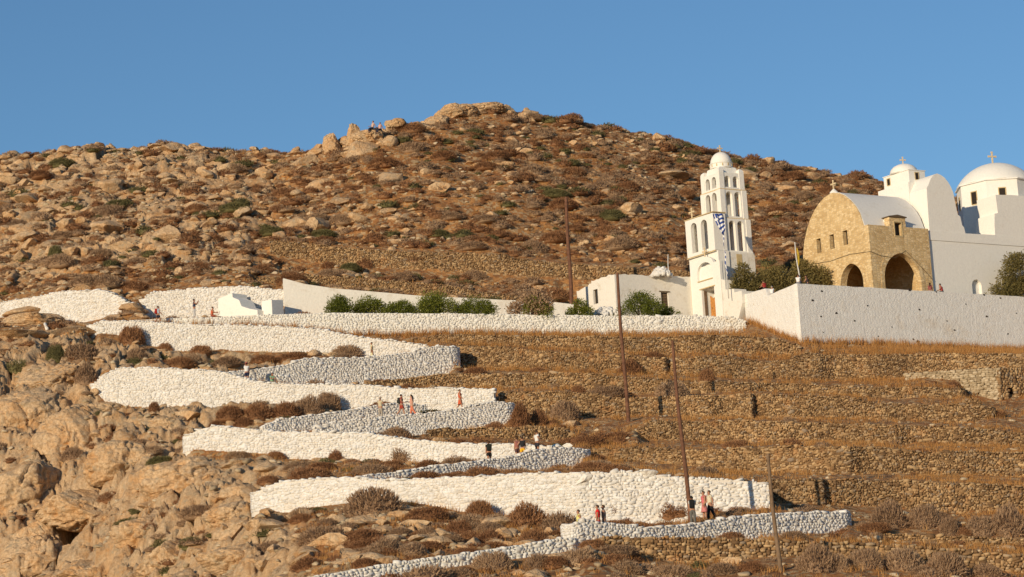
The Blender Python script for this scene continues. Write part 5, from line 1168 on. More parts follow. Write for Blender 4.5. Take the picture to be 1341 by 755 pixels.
# dry grass
def tufts(P, h, nb, r):
    n = len(P)*nb; base = np.repeat(P, nb, 0) + r.normal(0, .16, (n, 3))*[1, 1, 0]; hh = np.repeat(h, nb)*r.uniform(.5, 1.3, n)
    a = r.uniform(0, 6.28, n); w = .018*r.uniform(.7, 1.6, n); tip = base + np.stack([r.normal(0, .3, n)*hh, r.normal(0, .3, n)*hh, hh], 1); s = np.stack([np.cos(a)*w, np.sin(a)*w, 0*a], 1)
    V = np.stack([base-s-[0, 0, .05], base+s-[0, 0, .05], tip], 1).reshape(-1, 3); return V, np.arange(len(V)).reshape(-1, 3)
GP_, GH_ = [], []
def gr(n, a0, a1, y0, y1, seed, h, acc, nearwall=False):
    u, x, y, r = scatter(n, a0, a1, y0, y1, seed); m = mask_at(x, y)
    ok = free(x, y) & (r.random(n) < acc(u, y, x)) & ((m > .03) if nearwall else (m > .3)); x, y = x[ok], y[ok]
    GP_.append(np.stack([x, y, ground_z(x, y)], 1)); GH_.append(h*r.uniform(.6, 1.4, len(x)))
gr(16000, 600, 1440, 134, 246, 101, .32, lambda u, y, x: .08+.92*clumpf(.22, .05, 41)(u, y, x), True)
gr(3500, 380, 800, 138, 200, 102, .3, lambda u, y, x: clumpf(.3, .1, 42)(u, y, x), True)
gr(2500, 100, 560, 190, 240, 103, .3, lambda u, y, x: clumpf(.3, .0, 43)(u, y, x), True)
gr(2200, 520, 1440, 231, 245, 104, .5, lambda u, y, x: np.full(len(u), .8), True)
gr(5000, 300, 1200, 246, 300, 105, .3, lambda u, y, x: clumpf(.2, .1, 44)(u, y, x))
GP_, GH_ = np.concatenate(GP_), np.concatenate(GH_)
# along the foot of the church enclosure wall and the level wall
ext = []
for k_, n_ in (('E1', 420), ('E2', 90), ('W9', 380)):
    w = WALLS[k_]; i = rs.integers(0, len(w['P'])-1, n_); f = rs.random((n_, 1)); p = w['P'][i]*(1-f)+w['P'][i+1]*f
    p[:, 1] -= rs.uniform(.1, .9, n_); p[:, 2] = ground_z(p[:, 0], p[:, 1]); ext.append(p)
ext = np.concatenate(ext); GP_ = np.concatenate([GP_, ext]); GH_ = np.concatenate([GH_, rs.uniform(.35, .85, len(ext))])
V, Fc = tufts(GP_, GH_, 12, rs); tag(obj('dry_grass', mesh_np('dry_grass', V, Fc, M['grass'])), 'orange dry grass on the terrace ledges and along wall feet', 'grass', kind='stuff')

# green bushes and trees
def leafy(name, label, cat, u0, u1, vt, vb, Y, mat, n, group=None, leaf=.13, depth=.7, dense=1., trunk=True, blobs=9, seed=0, flat_=1., base=None):
    r = np.random.default_rng(seed+int(u0)); c = at((u0+u1)/2, vb, Y); m = Y/F; w = (u1-u0)*m; h = (vb-vt)*m
    gz = min(ground_z(c[0], c[1])[0], c[2]) if base is None else base
    h *= 1.12; root = empty(name, (c[0], c[1], gz)); tag(root, label, cat, group); zb = c[2]-gz
    B_ = []
    for k in range(blobs):
        bx = r.uniform(-.5, .5)*w*.72; fr_ = 1-(abs(bx)/(w*.5))**2; R_ = r.uniform(.13, .34)*min(w, h*1.6)
        bz = zb + r.uniform(.15, 1)*max(h*fr_*.95-R_*.75, R_*.3); B_.append((bx, r.uniform(-.4, .4)*w*depth*.6, bz, R_))
    B_.append((r.uniform(-.1, .1)*w, 0, zb+h*.5, .33*min(w, h*1.3))); B_.append((-.33*w, 0, zb+h*.25, .24*min(w, h))); B_.append((.33*w, 0, zb+h*.22, .24*min(w, h)))
    V = []; n = int(n*1.9); per = np.array([b[3]**2 for b in B_]); per = (per/per.sum()*n).astype(int); A_ = []
    for (bx, by, bz, R_), q in zip(B_, per):
        d = unit(q, r); rad = R_*r.uniform(.4, 1.22, q)**.75*(1+.55*fbm(d*2.4+bx*3, 3)); p = d*rad[:, None]*[1, 1, .85*flat_]+[bx, by, bz]
        g_ = d + r.normal(0, .55, (q, 3)); g_[:, 2] += .3; g_ /= np.linalg.norm(g_, axis=1)[:, None]; s_ = np.cross(g_, unit(q, r)); s_ /= np.linalg.norm(s_, axis=1)[:, None]
        L = leaf*r.uniform(.6, 1.5, q)[:, None]; W_ = L*.24
        A_.append(np.stack([p-g_*L*.5, p+s_*W_, p+g_*L*.6, p-s_*W_], 1).reshape(-1, 3))
    V = np.concatenate(A_); V[:, 2] = np.maximum(V[:, 2], .02); Fc = np.arange(len(V)).reshape(-1, 4)
    obj('crown', mesh_np('crown', V, Fc, M[mat]), root)
    b = MB(); 
    for k in range(6 if trunk else 3):
        q = B_[k % len(B_)]; b.tube([(r.normal(0, .08), r.normal(0, .08), -.2), (q[0]*.4+r.normal(0, .1), q[1]*.4, q[2]*.5), (q[0], q[1], q[2])], [.09*h/2.5, .06*h/2.5, .02], 6)
    b.build('trunk', M['bark'], root); return root
GO = 'green oleander bushes behind the long level wall'
Yo = 243.6
leafy('oleander_bush', 'leftmost green oleander behind the long level wall, low and wide', 'bush', 424, 465, 386, 412, Yo, 'oleander', 3400, GO)
leafy('oleander_bush', 'second oleander from the left behind the level wall, faintly pink flowered', 'bush', 461, 505, 385, 412, Yo+.4, 'oleander', 3400, GO, seed=1)
leafy('oleander_bush', 'small low oleander in the dip left of the tallest oleanders', 'bush', 500, 550, 391, 412, Yo, 'oleander', 3000, GO, seed=2)
leafy('oleander_bush', 'tallest green oleander in the middle of the long row', 'bush', 548, 602, 379, 412, Yo+.3, 'oleander', 5200, GO, seed=3)
leafy('oleander_bush', 'right end oleander of the long row, beside the bare white wall', 'bush', 596, 650, 386, 412, Yo, 'oleander', 4600, GO, seed=4)
leafy('bare_twig_bush', 'half bare brown bush with green foliage at its foot, alone on the wall', 'bush', 664, 724, 374, 412, Yo+.6, 'shr_gry', 2600, None, .2, blobs=8)
leafy('oleander_bush', 'small green bush wrapped in the bare brown twigs', 'bush', 684, 720, 385, 412, Yo, 'oleander', 2600, None, seed=6)
leafy('oleander_bush', 'thin green bush at the left corner of the ruined house', 'bush', 743, 776, 389, 413, 245.2, 'oleander', 1900, None, seed=7)
leafy('oleander_bush', 'round green bush in front of the ruined house, right of the pole', 'bush', 814, 866, 379, 414, 246.2, 'oleander', 4600, None, seed=8)
leafy('oleander_bush', 'low dark bush under the window of the ruined house', 'bush', 862, 894, 400, 414, 246.8, 'oleander', 1600, None, seed=9)
leafy('tamarisk_tree', 'dark dense tree right behind the foot of the bell tower', 'tree', 957, 994, 346, 384, 249.5, 'tamarisk', 5200, 'trees on the church terrace', .16, seed=10)
leafy('tamarisk_tree', 'wide low olive tree between bell tower and flagpole', 'tree', 990, 1046, 345, 384, 251, 'tamarisk', 6500, 'trees on the church terrace', .17, seed=11)
leafy('tamarisk_tree', 'olive tree touching the left side of the yellow porch', 'tree', 1034, 1084, 334, 380, 252, 'tamarisk', 7000, 'trees on the church terrace', .17, seed=12)
leafy('tamarisk_tree', 'round olive green tree cut by the right edge, before the white church wall', 'tree', 1303, 1368, 331, 396, 254.4, 'tamarisk', 9000, 'trees on the church terrace', .17, depth=.3, blobs=14, seed=13, base=41.3)
# dark flattened lumps painting the shade of pits in the enclosure wall
hm = M['dark']; hole = MB()
w = WALLS['E1']; 
def pits(key, spots, dirv):
    o_ = WALLS[key]['obj']; rt = Vector(tuple(WALLS[key]['root'])); b = MB()
    for (u, v, sz) in spots:
        s_, z = plane_pt(u, v, CORNER, dirv); c = CORNER + dirv*s_; c[2] = z; nn = np.array([dirv[1], -dirv[0], 0]); nn = nn if nn[1] < 0 else -nn
        V_, F_ = RS2[int(u) % 6]; an = atan2(dirv[1], dirv[0]); ca, sa = cos(an), sin(an)
        VV = [(c[0]+nn[0]*.0+ca*x*sz*1.5-sa*y*.04-rt[0], c[1]+sa*x*sz*1.5+ca*y*.04-rt[1], c[2]+zz*sz*1.5-rt[2]) for x, y, zz in V_]; b.add(VV, [tuple(f) for f in F_])
    h_ = b.build('pit_shade_lumps', M['dark'], o_); tag(h_, kind='stuff')
pits('E1', [(1076, 381, .09), (1064, 393, .10), (1095, 410, .12), (1075, 414, .08), (1119, 420, .09), (1078, 435, .06), (1136, 400, .07), (1162, 377, .06), (1191, 380, .12), (1226, 382, .07), (1204, 405, .1), (1240, 420, .07), (1265, 398, .06), (1292, 414, .1), (1310, 390, .08), (1250, 432, .08), (1202, 447, .14), (1196, 444, .08), (1168, 428, .06), (1320, 437, .09), (1150, 440, .07), (1289, 386, .1), (1331, 410, .06)], RV)

# ------------------------------------------------------------------ people
def skin(verts, edges, rad, sub=1, smooth=True):
    me = bpy.data.meshes.new('s'); me.from_pydata(verts, edges, []); o = bpy.data.objects.new('s', me); COL.objects.link(o)
    o.modifiers.new('k', 'SKIN'); sv = me.skin_vertices[0].data if me.skin_vertices else None
    if sv is None:
        bm = bmesh.new(); bm.from_mesh(me); bm.verts.layers.skin.verify(); bm.to_mesh(me); bm.free(); sv = me.skin_vertices[0].data
    rad = [tuple(x*1.28 for x in r) if isinstance(r, tuple) else r*1.28 for r in rad]
    for i, r in enumerate(rad): sv[i].radius = r if isinstance(r, tuple) else (r, r); sv[i].use_root = (i == 0)
    s = o.modifiers.new('u', 'SUBSURF'); s.levels = sub
    dg = bpy.context.evaluated_depsgraph_get(); dg.update(); out = bpy.data.meshes.new_from_object(o.evaluated_get(dg))
    bpy.data.objects.remove(o); bpy.data.meshes.remove(me)
    V = [tuple(v.co) for v in out.vertices]; Fc = [tuple(p.vertices) for p in out.polygons]; bpy.data.meshes.remove(out); return V, Fc
def V3(*a): return Vector(a)
def rotx(v, a): return Matrix.Rotation(a, 3, 'X') @ v
CM = {}
def cmat(c, rough=.85):
    if c not in CM: CM[c] = flat('cloth_%d' % len(CM), c, rough, .12, 12)
    return CM[c]
SKIN = [flat('skin_tanned', (.40, .20, .12), .6, .06), flat('skin_light', (.52, .30, .20), .6, .06)]
HAIR = dict(black=(.012, .01, .009), brown=(.06, .03, .015), grey=(.28, .26, .24), blond=(.3, .2, .09))
def person(loc, face, pose, label, top, bottom, bkind='trousers', hair='brown', long_hair=False, hat=None, arms=('down', 'down'), skinm=0, h=1.72, lean=0., group=None, step=18, sleeves=True, torso_skin=False):
    """local forward is +Y; face = world heading in degrees"""
    k = h/1.72; root = empty('person', loc, radians(face-90)); tag(root, label, 'person', group)
    hipz = .93 if pose != 'sit' else .09; J = {}
    pel = V3(0, 0, hipz); tl = radians(lean)
    def up(z, x=0, y=0): v = V3(x, y, z-.93); v = rotx(v, -tl); return pel + v
    J['pel'] = pel; J['waist'] = up(1.08, 0, .01); J['chest'] = up(1.27, 0, .0); J['neckb'] = up(1.43); J['neck'] = up(1.49, 0, .01); J['chin'] = up(1.545, 0, .035); J['head'] = up(1.62, 0, .02); J['top'] = up(1.675, 0, .005)
    for s, n in ((-1, 'L'), (1, 'R')):
        hp = pel + V3(.09*s, 0, -.03); J['hip'+n] = hp
        if pose == 'sit': sw, kb = radians(82), radians(80)
        elif pose == 'walk': sw, kb = radians(step*s), radians(8 if s > 0 else 22)
        else: sw, kb = radians(3*s), radians(2)
        kn = hp + rotx(V3(.01*s, 0, -.43), sw); an = kn + rotx(V3(0, 0, -.41), sw-kb); J['knee'+n] = kn; J['ank'+n] = an; J['toe'+n] = an + rotx(V3(.02*s, .14, -.045), max(min(sw-kb, .5), -.5)); J['heel'+n] = an + V3(0, -.03, -.04)
        sh = up(1.405, .165*s); J['sho'+n] = sh; a = arms[0 if s < 0 else 1]
        pr = dict(down=((4, 6), 10), swing=((-22*s*(-1), 6), 22), swingb=((22*s*(-1), 6), 22), phone=((55, 10), 95), up=((150, 25), 110), hip=((-15, 38), 75), fwd=((40, 8), 60), lap=((30, 4), 55), back=((-35, 10), 12))[a]
        fa, sd = radians(pr[0][0]), radians(pr[0][1]); e = radians(pr[1])
        ua = Matrix.Rotation(-sd*s, 3, 'Y') @ rotx(V3(0, 0, -.28), fa); el = sh + ua
        fo = Matrix.Rotation((sd*s*.6 if a == 'hip' else -sd*s*.3), 3, 'Y') @ rotx(V3(0, 0, -.25), fa+e); wr = el + fo; J['elb'+n] = el; J['wri'+n] = wr; J['hand'+n] = wr + fo.normalized()*.06
    if pose != 'sit':
        mz = min(J['heelL'].z, J['heelR'].z, J['toeL'].z, J['toeR'].z)-.025
        for q in J: J[q] = J[q] - V3(0, 0, mz)
    names = ['pel', 'waist', 'chest', 'neckb', 'neck', 'chin', 'head', 'top']; R_ = dict(pel=(.145, .105), waist=(.125, .09), chest=(.15, .105), neckb=(.085, .065), neck=.05, chin=.058, head=(.068, .082), top=(.054, .062))
    E_ = [('pel', 'waist'), ('waist', 'chest'), ('chest', 'neckb'), ('neckb', 'neck'), ('neck', 'chin'), ('chin', 'head'), ('head', 'top')]
    for n in 'LR':
        names += ['hip'+n, 'knee'+n, 'ank'+n, 'toe'+n, 'sho'+n, 'elb'+n, 'wri'+n, 'hand'+n]
        R_.update({'hip'+n: .085, 'knee'+n: .055, 'ank'+n: .036, 'toe'+n: (.04, .025), 'sho'+n: .058, 'elb'+n: .037, 'wri'+n: .026, 'hand'+n: (.038, .018)})
        E_ += [('pel', 'hip'+n), ('hip'+n, 'knee'+n), ('knee'+n, 'ank'+n), ('ank'+n, 'toe'+n), ('chest' if False else 'neckb', 'sho'+n), ('sho'+n, 'elb'+n), ('elb'+n, 'wri'+n), ('wri'+n, 'hand'+n)]
    idx_ = {n: i for i, n in enumerate(names)}
    V, Fc = skin([tuple(J[n]*k) for n in names], [(idx_[a], idx_[b]) for a, b in E_], [tuple(x*k for x in R_[n]) if isinstance(R_[n], tuple) else R_[n]*k for n in names], 2)
    b = MB(); b.add(V, Fc)
    for n, s in (('L', -1), ('R', 1)):     # fingers and thumb
        dr = (J['hand'+n]-J['wri'+n]).normalized(); side = dr.cross(V3(1, 0, 0)); side = side.normalized() if side.length > .1 else V3(0, 1, 0); pal = dr.cross(side)
        for q, L in enumerate((.06, .075, .08, .072)):
            o_ = J['hand'+n]+side*(q-1.5)*.017+dr*.01; b.tube([tuple(x*k) for x in (o_, o_+dr*L*.5, o_+dr*L*.85+pal*s*.02)], [.009*k, .008*k, .006*k], 5)
        o_ = J['wri'+n]+dr*.03+side*.025; b.tube([tuple(x*k) for x in (o_, o_+dr*.03+side*.03, o_+dr*.055+side*.035+pal*s*.01)], [.011*k, .009*k, .007*k], 5)
    hd = J['head']; fwd = rotx(V3(0, 1, 0), -tl); upv = rotx(V3(0, 0, 1), -tl)
    b.tube([tuple(x*k) for x in (hd+fwd*.075+upv*.0, hd+fwd*.115-upv*.022, hd+fwd*.09-upv*.035)], [.009*k, .015*k, .01*k], 6)
    for s in (-1, 1): 
        c_ = hd+V3(.083*s, 0, -.01); b.tube([tuple(x*k) for x in (c_+upv*.03, c_, c_-upv*.03)], [.012*k, .02*k, .01*k], 6)
    b.tube([tuple(x*k) for x in (hd+fwd*.088-upv*.058+V3(-.02, 0, 0), hd+fwd*.094-upv*.06, hd+fwd*.088-upv*.058+V3(.02, 0, 0))], [.006*k, .01*k, .006*k], 6)
    b.build('body', SKIN[skinm], root, smooth=True)
    e_ = MB()
    for s in (-1, 1): e_.tube([tuple(x*k) for x in (hd+fwd*.084+upv*.012+V3(.03*s, 0, 0), hd+fwd*.097+upv*.012+V3(.03*s, 0, 0))], [.012*k, .008*k], 6)
    e_.build('eyes', M['dark'], root)
    # hair or hat
    hb = MB(); V_, F_ = ICO3; c_ = hd*k + (upv*.03-fwd*.018)*k; vv = []
    for p in V_: 
        q = V3(*p); x = V3(q.x*.094, q.y*.105, q.z*.098)*k
        if q.y > .35 and q.z < .35: x *= .72
        if q.z < -.3: x.z *= (.9 if q.y < 0 else .5)
        vv.append(tuple(c_+rotx(x, -tl)))
    hb.add(vv, [tuple(f) for f in F_])
    if long_hair: hb.tube([tuple(x*k) for x in (hd-fwd*.06, hd-fwd*.10-upv*.12, hd-fwd*.12-upv*.26, hd-fwd*.12-upv*.36)], [.08*k, .085*k, .065*k, .03*k], 10)
    hb.build('hair', cmat(HAIR[hair], .6), root, smooth=True)
    if hat:
        t_ = MB(); t_.lathe([(.155, -.006), (.16, .004), (.105, .012), (.1, .06), (.07, .095), (.01, .10)], tuple((hd+upv*.075-fwd*.005)*k), 18); t_.build('hat', cmat(hat), root, smooth=True)
    # clothes
    g = .02
    def cloth_skin(nm, ns, ed, rr, m):
        ii = {n: i for i, n in enumerate(ns)}; V, Fc = skin([tuple(rr[n][0]*k) for n in ns], [(ii[a], ii[b]) for a, b in ed], [tuple(x*k for x in rr[n][1]) if isinstance(rr[n][1], tuple) else rr[n][1]*k for n in ns], 2)
        q = MB(); q.add(V, Fc); return q.build(nm, cmat(m), root, smooth=True)
    rr = {n: (J[n], R_[n]) for n in names}
    low = J['pel'] + (V3(0, 0, .02)); rr['low'] = (low, (.155, .118)); rr['waist'] = (J['waist'], (.135, .105)); rr['chest'] = (J['chest'], (.165, .122)); rr['nb'] = (J['neckb']-V3(0, 0, .01), (.1, .08))
    ns = ['low', 'waist', 'chest', 'nb']; ed = [('low', 'waist'), ('waist', 'chest'), ('chest', 'nb')]
    for n in 'LR':
        m_ = J['sho'+n].lerp(J['elb'+n], .6 if sleeves else .12); rr['sl'+n] = (m_, .062 if sleeves else .06); rr['s'+n] = (J['sho'+n], .072); ns += ['s'+n, 'sl'+n]; ed += [('nb', 's'+n), ('s'+n, 'sl'+n)]
    cloth_skin('shirt' if bkind != 'dress' else 'dress_top', ns, ed, rr, top)
    if bkind in ('trousers', 'shorts'):
        f = .97 if bkind == 'trousers' else .62; rr['w'] = (J['pel']+V3(0, 0, .05), (.15, .112)); rr['p'] = (J['pel']-V3(0, 0, .02), (.158, .12)); ns = ['w', 'p']; ed = [('w', 'p')]
        for n in 'LR':
            rr['h'+n] = (J['hip'+n]-V3(0, 0, .03 if pose != 'sit' else 0), .1); ns.append('h'+n); ed.append(('p', 'h'+n))
            if bkind == 'trousers':
                rr['k'+n] = (J['knee'+n], .07); rr['a'+n] = (J['knee'+n].lerp(J['ank'+n], .92), .058); ns += ['k'+n, 'a'+n]; ed += [('h'+n, 'k'+n), ('k'+n, 'a'+n)]
            else: rr['k'+n] = (J['hip'+n].lerp(J['knee'+n], .72), .088); ns += ['k'+n]; ed += [('h'+n, 'k'+n)]
        cloth_skin(bkind, ns, ed, rr, bottom)
    else:
        z1 = J['waist'].z; z0 = (J['kneeL'].z + .02) if bkind != 'long' else .14; q = MB(); n = 20; m_ = 9; VV = []
        for i in range(m_):
            t = i/(m_-1); z = z1+(z0-z1)*t; rx = .135+.10*t; ry = .105+.10*t
            for j in range(n): a = 2*pi*j/n; w_ = 1+.05*t*sin(a*7); VV.append(((J['waist'].x+rx*cos(a)*w_)*k, (J['waist'].y*(1-t)+ry*sin(a)*w_)*k, z*k))
        q.add(VV, [(i*n+j, i*n+(j+1) % n, (i+1)*n+(j+1) % n, (i+1)*n+j) for i in range(m_-1) for j in range(n)]); s_ = q.build('skirt', cmat(bottom), root, smooth=True); s_.modifiers.new('t', 'SOLIDIFY').thickness = .008
    if pose != 'sit' or True:
        for n in 'LR':
            q = MB(); a_, t_ = J['ank'+n], J['toe'+n]; hl_ = J['heel'+n]; q.tube([tuple(x*k) for x in (hl_-V3(0, .03, 0), hl_+V3(0, .02, .005), hl_.lerp(t_, .6)+V3(0, 0, .0), t_+V3(0, .03, -.005))], [.03*k, .046*k, .044*k, .028*k], 8); q.build('shoe', cmat((.09, .075, .065)), root, smooth=True)
    root['_chest'] = tuple((J['chest']-rotx(V3(0, 1, 0), -tl)*.2)*k); return root
def backpack(pr, face, c, label):
    o_ = Vector(pr['_chest']); b = MB(); b.box(-.15, .15, -.09, .09, -.25, .22); R_ = Matrix.Rotation(radians(face-90), 3, 'Z'); p = Vector(pr.location) + R_ @ o_
    bp_ = b.build('backpack', cmat(c), None, bevel=.05, loc=p, rz=radians(face-90)); tag(bp_, label, 'backpack')
    q = MB(); q.box(-.11, .11, -.135, -.085, -.2, .02); q.build('pocket', cmat(tuple(x*.8 for x in c)), bp_, bevel=.02)
    for s in (-1, 1): q = MB(); q.tube([(.09*s, .08, .2), (.11*s, .2, .24), (.13*s, .3, .12), (.13*s, .28, -.05), (.11*s, .08, -.2)], .016, 6); q.build('strap', cmat(tuple(x*.8 for x in c)), bp_)
def stand(u, vtop, Y, h=1.72):
    """feet on the ground where somebody of height h shows his head at (u, vtop)"""
    x = at(u, vtop, Y)[0]; z = ground_z(x, Y)[0]; d = at(u, vtop, Y)[2]-h-z
    if abs(d) > .15: import sys; print('PERSON', u, vtop, 'head off by', round(d, 2))
    x = at(u, vtop+10, Y)[0]; return (x, Y, ground_z(x, Y)[0])
P_ = person
a = P_(stand(207, 396, 240.1), 20, 'walk', 'walker in light blue shirt and dark shorts with a red backpack, upper left', (.42, .50, .58), (.02, .02, .03), 'shorts', 'brown', arms=('swing', 'swing')); backpack(a, 20, (.4, .03, .02), 'red backpack worn by the walker at the upper left end of the path')
P_(stand(254, 389, 243.2, 1.78), 5, 'stand', 'man in navy vest and pale trousers holding up a phone by the stepped block', (.03, .05, .10), (.48, .47, .46), 'trousers', 'black', arms=('phone', 'phone'), sleeves=False, h=1.78)
p = at(277, 411, 242.2); P_((p[0], p[1]+.15, WALLS['W9']['P'][0][2]*0 + at(277, 413.5, 242.2)[2]), 10, 'sit', 'sunburnt seated man in orange red, between the standing man and stepped block', (.55, .12, .05), (.35, .10, .06), 'shorts', 'brown', arms=('fwd', 'lap'), lean=8, sleeves=False)
P_(stand(323, 478, 219.9), 95, 'stand', 'person in white shirt and navy shorts with a raised arm before the shaded wall', (.70, .70, .68), (.02, .025, .06), 'shorts', 'brown', hat=(.45, .10, .09), arms=('up', 'down'))
p = at(356, 500, 219.4); P_((p[0], p[1]+.1, p[2]-.05), -60, 'sit', 'person in light green top sitting beside a blue shadow on the upper bend', (.25, .42, .25), (.3, .27, .2), 'trousers', 'brown', True, arms=('lap', 'lap'), lean=12, h=1.6)
P_(stand(487, 446, 229.6, 1.65), 180, 'walk', 'faint figure in long pale yellow dress near the square white bend', (.62, .56, .34), (.62, .56, .34), 'long', 'brown', arms=('down', 'down'), step=10, h=1.65)
P_(stand(498, 520, 207.0), 60, 'stand', 'man in beige shirt and hat, leftmost of the group of three', (.52, .44, .29), (.35, .3, .24), 'trousers', 'grey', hat=(.5, .38, .28), arms=('down', 'hip'))
a = P_(stand(525.5, 516, 207.6, 1.76), 10, 'walk', 'black-haired walker in red shorts with dark backpack, middle of the group of three', (.28, .06, .05), (.33, .05, .03), 'shorts', 'black', arms=('swing', 'hip'), h=1.76); backpack(a, 10, (.03, .035, .03), 'dark backpack of the black-haired walker in red shorts')
P_(stand(539, 515, 207.9, 1.74), 170, 'walk', 'woman with long black hair in coral trousers and pink top', (.62, .32, .24), (.62, .20, .11), 'trousers', 'black', True, arms=('swing', 'fwd'), skinm=1, h=1.74, step=14)
P_(stand(602, 507, 210.4, 1.7), -15, 'walk', 'barefoot-legged walker in short orange red dress before the sunlit wall', (.55, .10, .035), (.55, .10, .035), 'dress', 'brown', arms=('swing', 'swing'), sleeves=False, h=1.7)
a = P_(stand(640, 576, 184.3, 1.7), 100, 'walk', 'walker dressed all in black with black backpack on the fourth bend', (.02, .02, .02), (.018, .016, .015), 'shorts', 'brown', arms=('down', 'fwd'), h=1.7); backpack(a, 100, (.02, .024, .02), 'black backpack of the walker all in black')
P_(stand(677, 571, 186.1, 1.66), 120, 'stand', 'person in dark pink behind the walker with yellow shorts', (.35, .13, .11), (.1, .05, .05), 'shorts', 'brown', arms=('down', 'down'), h=1.66, sleeves=False)
P_(stand(684, 570, 185.6, 1.72), 80, 'walk', 'walker in black top and bright yellow shorts near the boulder bend', (.02, .02, .022), (.75, .42, .02), 'shorts', 'brown', arms=('hip', 'swing'), sleeves=False)
P_(stand(703, 566, 186.8, 1.76), 30, 'stand', 'man in white shirt and dark shorts at the boulder bend, right end of his group', (.72, .71, .68), (.03, .03, .04), 'shorts', 'brown', arms=('hip', 'hip'), h=1.76)
P_(stand(757.5, 661, 149.6, 1.66), 190, 'walk', 'woman in pale yellow dress at the left tip of the lowest bend', (.72, .66, .22), (.72, .66, .22), 'dress', 'brown', arms=('swing', 'down'), sleeves=False, h=1.66)
P_(stand(783, 662, 150.0, 1.68), 170, 'stand', 'person in bright red shirt, left one of the close pair', (.62, .02, .02), (.4, .02, .02), 'trousers', 'brown', arms=('down', 'hip'), h=1.68)
P_(stand(790.5, 661, 150.5, 1.72), 175, 'stand', 'person in grey brown vest right beside the one in red', (.26, .19, .16), (.2, .16, .13), 'trousers', 'brown', arms=('down', 'down'), sleeves=False)
a = P_(stand(906, 648, 153.4, 1.66), 85, 'stand', 'person with black backpack and grey trousers just right of the tall leaning pole', (.5, .47, .42), (.13, .125, .11), 'trousers', 'black', arms=('down', 'phone'), h=1.66); backpack(a, 85, (.012, .012, .014), 'black backpack of the person beside the tall leaning pole')
P_(stand(921, 636, 156.9, 1.7), 200, 'stand', 'woman in pink red top half hidden behind the walker in black trousers', (.60, .16, .16), (.55, .2, .18), 'dress', 'brown', arms=('down', 'hip'), sleeves=False)
P_(stand(929, 640, 155.2, 1.76), 200, 'walk', 'tall walker in cream shirt and black trousers on the lowest path', (.66, .58, .42), (.012, .012, .014), 'trousers', 'brown', arms=('swing', 'swing'), h=1.76, step=12)
def sit_on(key, u, vseat, face, *a_, **k_):
    w = WALLS[key]; pu = np.array([proj(q)[0] for q in w['P']]); i = int(np.argmin(abs(pu-u))); q = w['P'][i]; d = w['P'][min(i+1, len(pu)-1)]-w['P'][max(i-1, 0)]; d[2] = 0; d /= np.linalg.norm(d); inn = np.array([-d[1], d[0], 0])
    P_((q[0]+inn[0]*.3, q[1]+inn[1]*.3, q[2]-.02), face, 'sit', *a_, **k_)
sit_on('E2', 998, 386, 120, 'person in black and red seated low on the enclosure wall below the tower trees', (.30, .03, .025), (.03, .03, .04), 'shorts', 'brown', arms=('lap', 'fwd'), lean=15, sleeves=False, group=None)
sit_on('E2', 1007, 385, 60, 'white-shirted person seated next to the one in red, below the tower trees', (.75, .74, .72), (.3, .3, .32), 'trousers', 'grey', arms=('lap', 'lap'), lean=12)
sit_on('E2', 1043, 368, 70, 'white-shirted person seated at the wall corner, just left of the flagpole', (.74, .73, .71), (.2, .2, .22), 'trousers', 'brown', arms=('lap', 'lap'), lean=10)
sit_on('E1', 1061, 369, 160, 'bare-shouldered person in dark top seated right of the flagpole', (.04, .03, .035), (.05, .05, .06), 'shorts', 'brown', arms=('lap', 'hip'), lean=10, sleeves=False)
sit_on('E1', 1220, 379, 80, 'left one of two people seated before the church, pinkish dark clothes', (.25, .08, .07), (.3, .2, .16), 'shorts', 'brown', True, arms=('lap', 'lap'), lean=8, sleeves=False)
sit_on('E1', 1237, 380, 150, 'right one of two people seated before the church, red patterned top', (.36, .05, .05), (.05, .045, .05), 'shorts', 'black', arms=('hip', 'lap'), lean=14, sleeves=False)
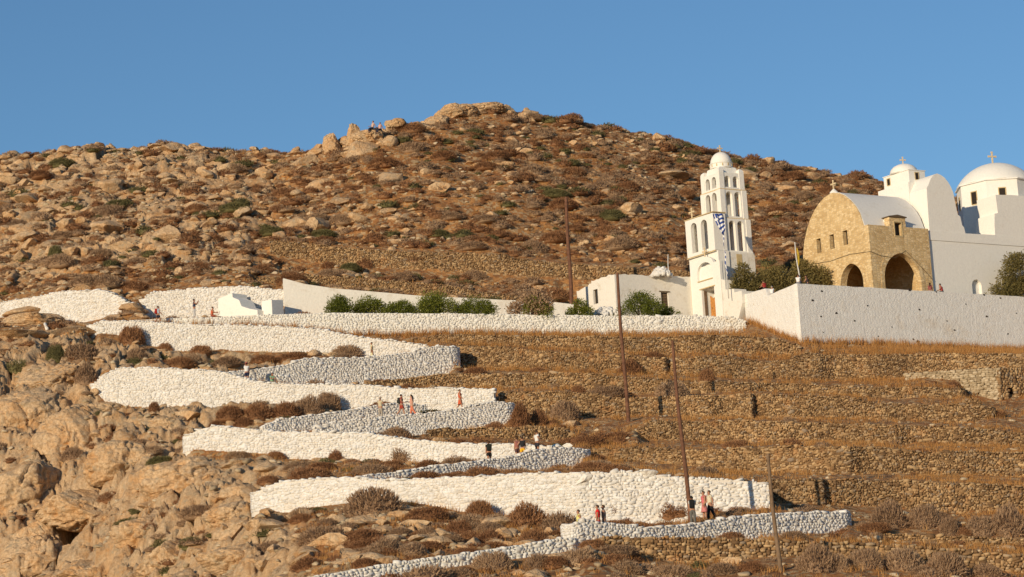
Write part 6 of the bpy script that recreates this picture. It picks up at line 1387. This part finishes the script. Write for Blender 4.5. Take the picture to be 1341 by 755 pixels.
for u, v, lab, tc, fc_ in ((488, 168, 'left seated person in pale shirt on the summit outcrop', (.6, .42, .34), 200), (497.5, 170, 'right seated person in pink shirt and dark trousers on the summit outcrop', (.55, .33, .28), 230)):
    p = at(u, v, 290.6); P_((p[0], p[1], p[2]), fc_, 'sit', lab, tc, (.03, .03, .05), 'trousers', 'brown', arms=('back', 'lap'), lean=-8)

# ------------------------------------------------------------------ light, sky, camera
SUN_AZ = radians(58); SUN_EL = radians(12)
sdir = Vector((-cos(SUN_AZ)*cos(SUN_EL), -sin(SUN_AZ)*cos(SUN_EL), sin(SUN_EL)))
sl = bpy.data.lights.new('sun', 'SUN'); sl.energy = 4.1; sl.angle = radians(.5); sl.color = (1, .815, .57)
so = obj('sun', sl); so.rotation_euler = (-sdir).to_track_quat('-Z', 'Y').to_euler(); so.location = (-60, -40, 80)
wd = bpy.data.worlds.new('World'); SC.world = wd; wd.use_nodes = True; nt = wd.node_tree
sk = nt.nodes.new('ShaderNodeTexSky'); sk.sky_type = 'NISHITA'; sk.sun_disc = False; sk.sun_elevation = SUN_EL
sk.sun_rotation = atan2(sdir.x, sdir.y)
sk.altitude = 300; sk.air_density = 1.0; sk.dust_density = .0; sk.ozone_density = 3.0
bg = nt.nodes['Background']; bg.inputs['Strength'].default_value = .12
nt.links.new(mixc(nt, 1., sk.outputs[0], (.665, .80, .885), 'MULTIPLY'), bg.inputs['Color'])
cam = bpy.data.cameras.new('camera'); cam.sensor_width = 36; cam.lens = 36*F/1341; cam.clip_end = 20000; cam.clip_start = .5
co = obj('camera', cam)
Mx = Matrix(((_r[0], _u[0], -_fw[0], CAM[0]), (_r[1], _u[1], -_fw[1], CAM[1]), (_r[2], _u[2], -_fw[2], CAM[2]), (0, 0, 0, 1)))
co.matrix_world = Mx; SC.camera = co
SC.render.resolution_x = 1024; SC.render.resolution_y = 577
SC.view_settings.view_transform = 'Standard'; SC.view_settings.look = 'None'; SC.view_settings.exposure = 0.06; SC.view_settings.gamma = 1
SC.cycles.max_bounces = 6; SC.cycles.diffuse_bounces = 3; SC.cycles.glossy_bounces = 2; SC.cycles.transmission_bounces = 3; SC.cycles.use_denoising = True
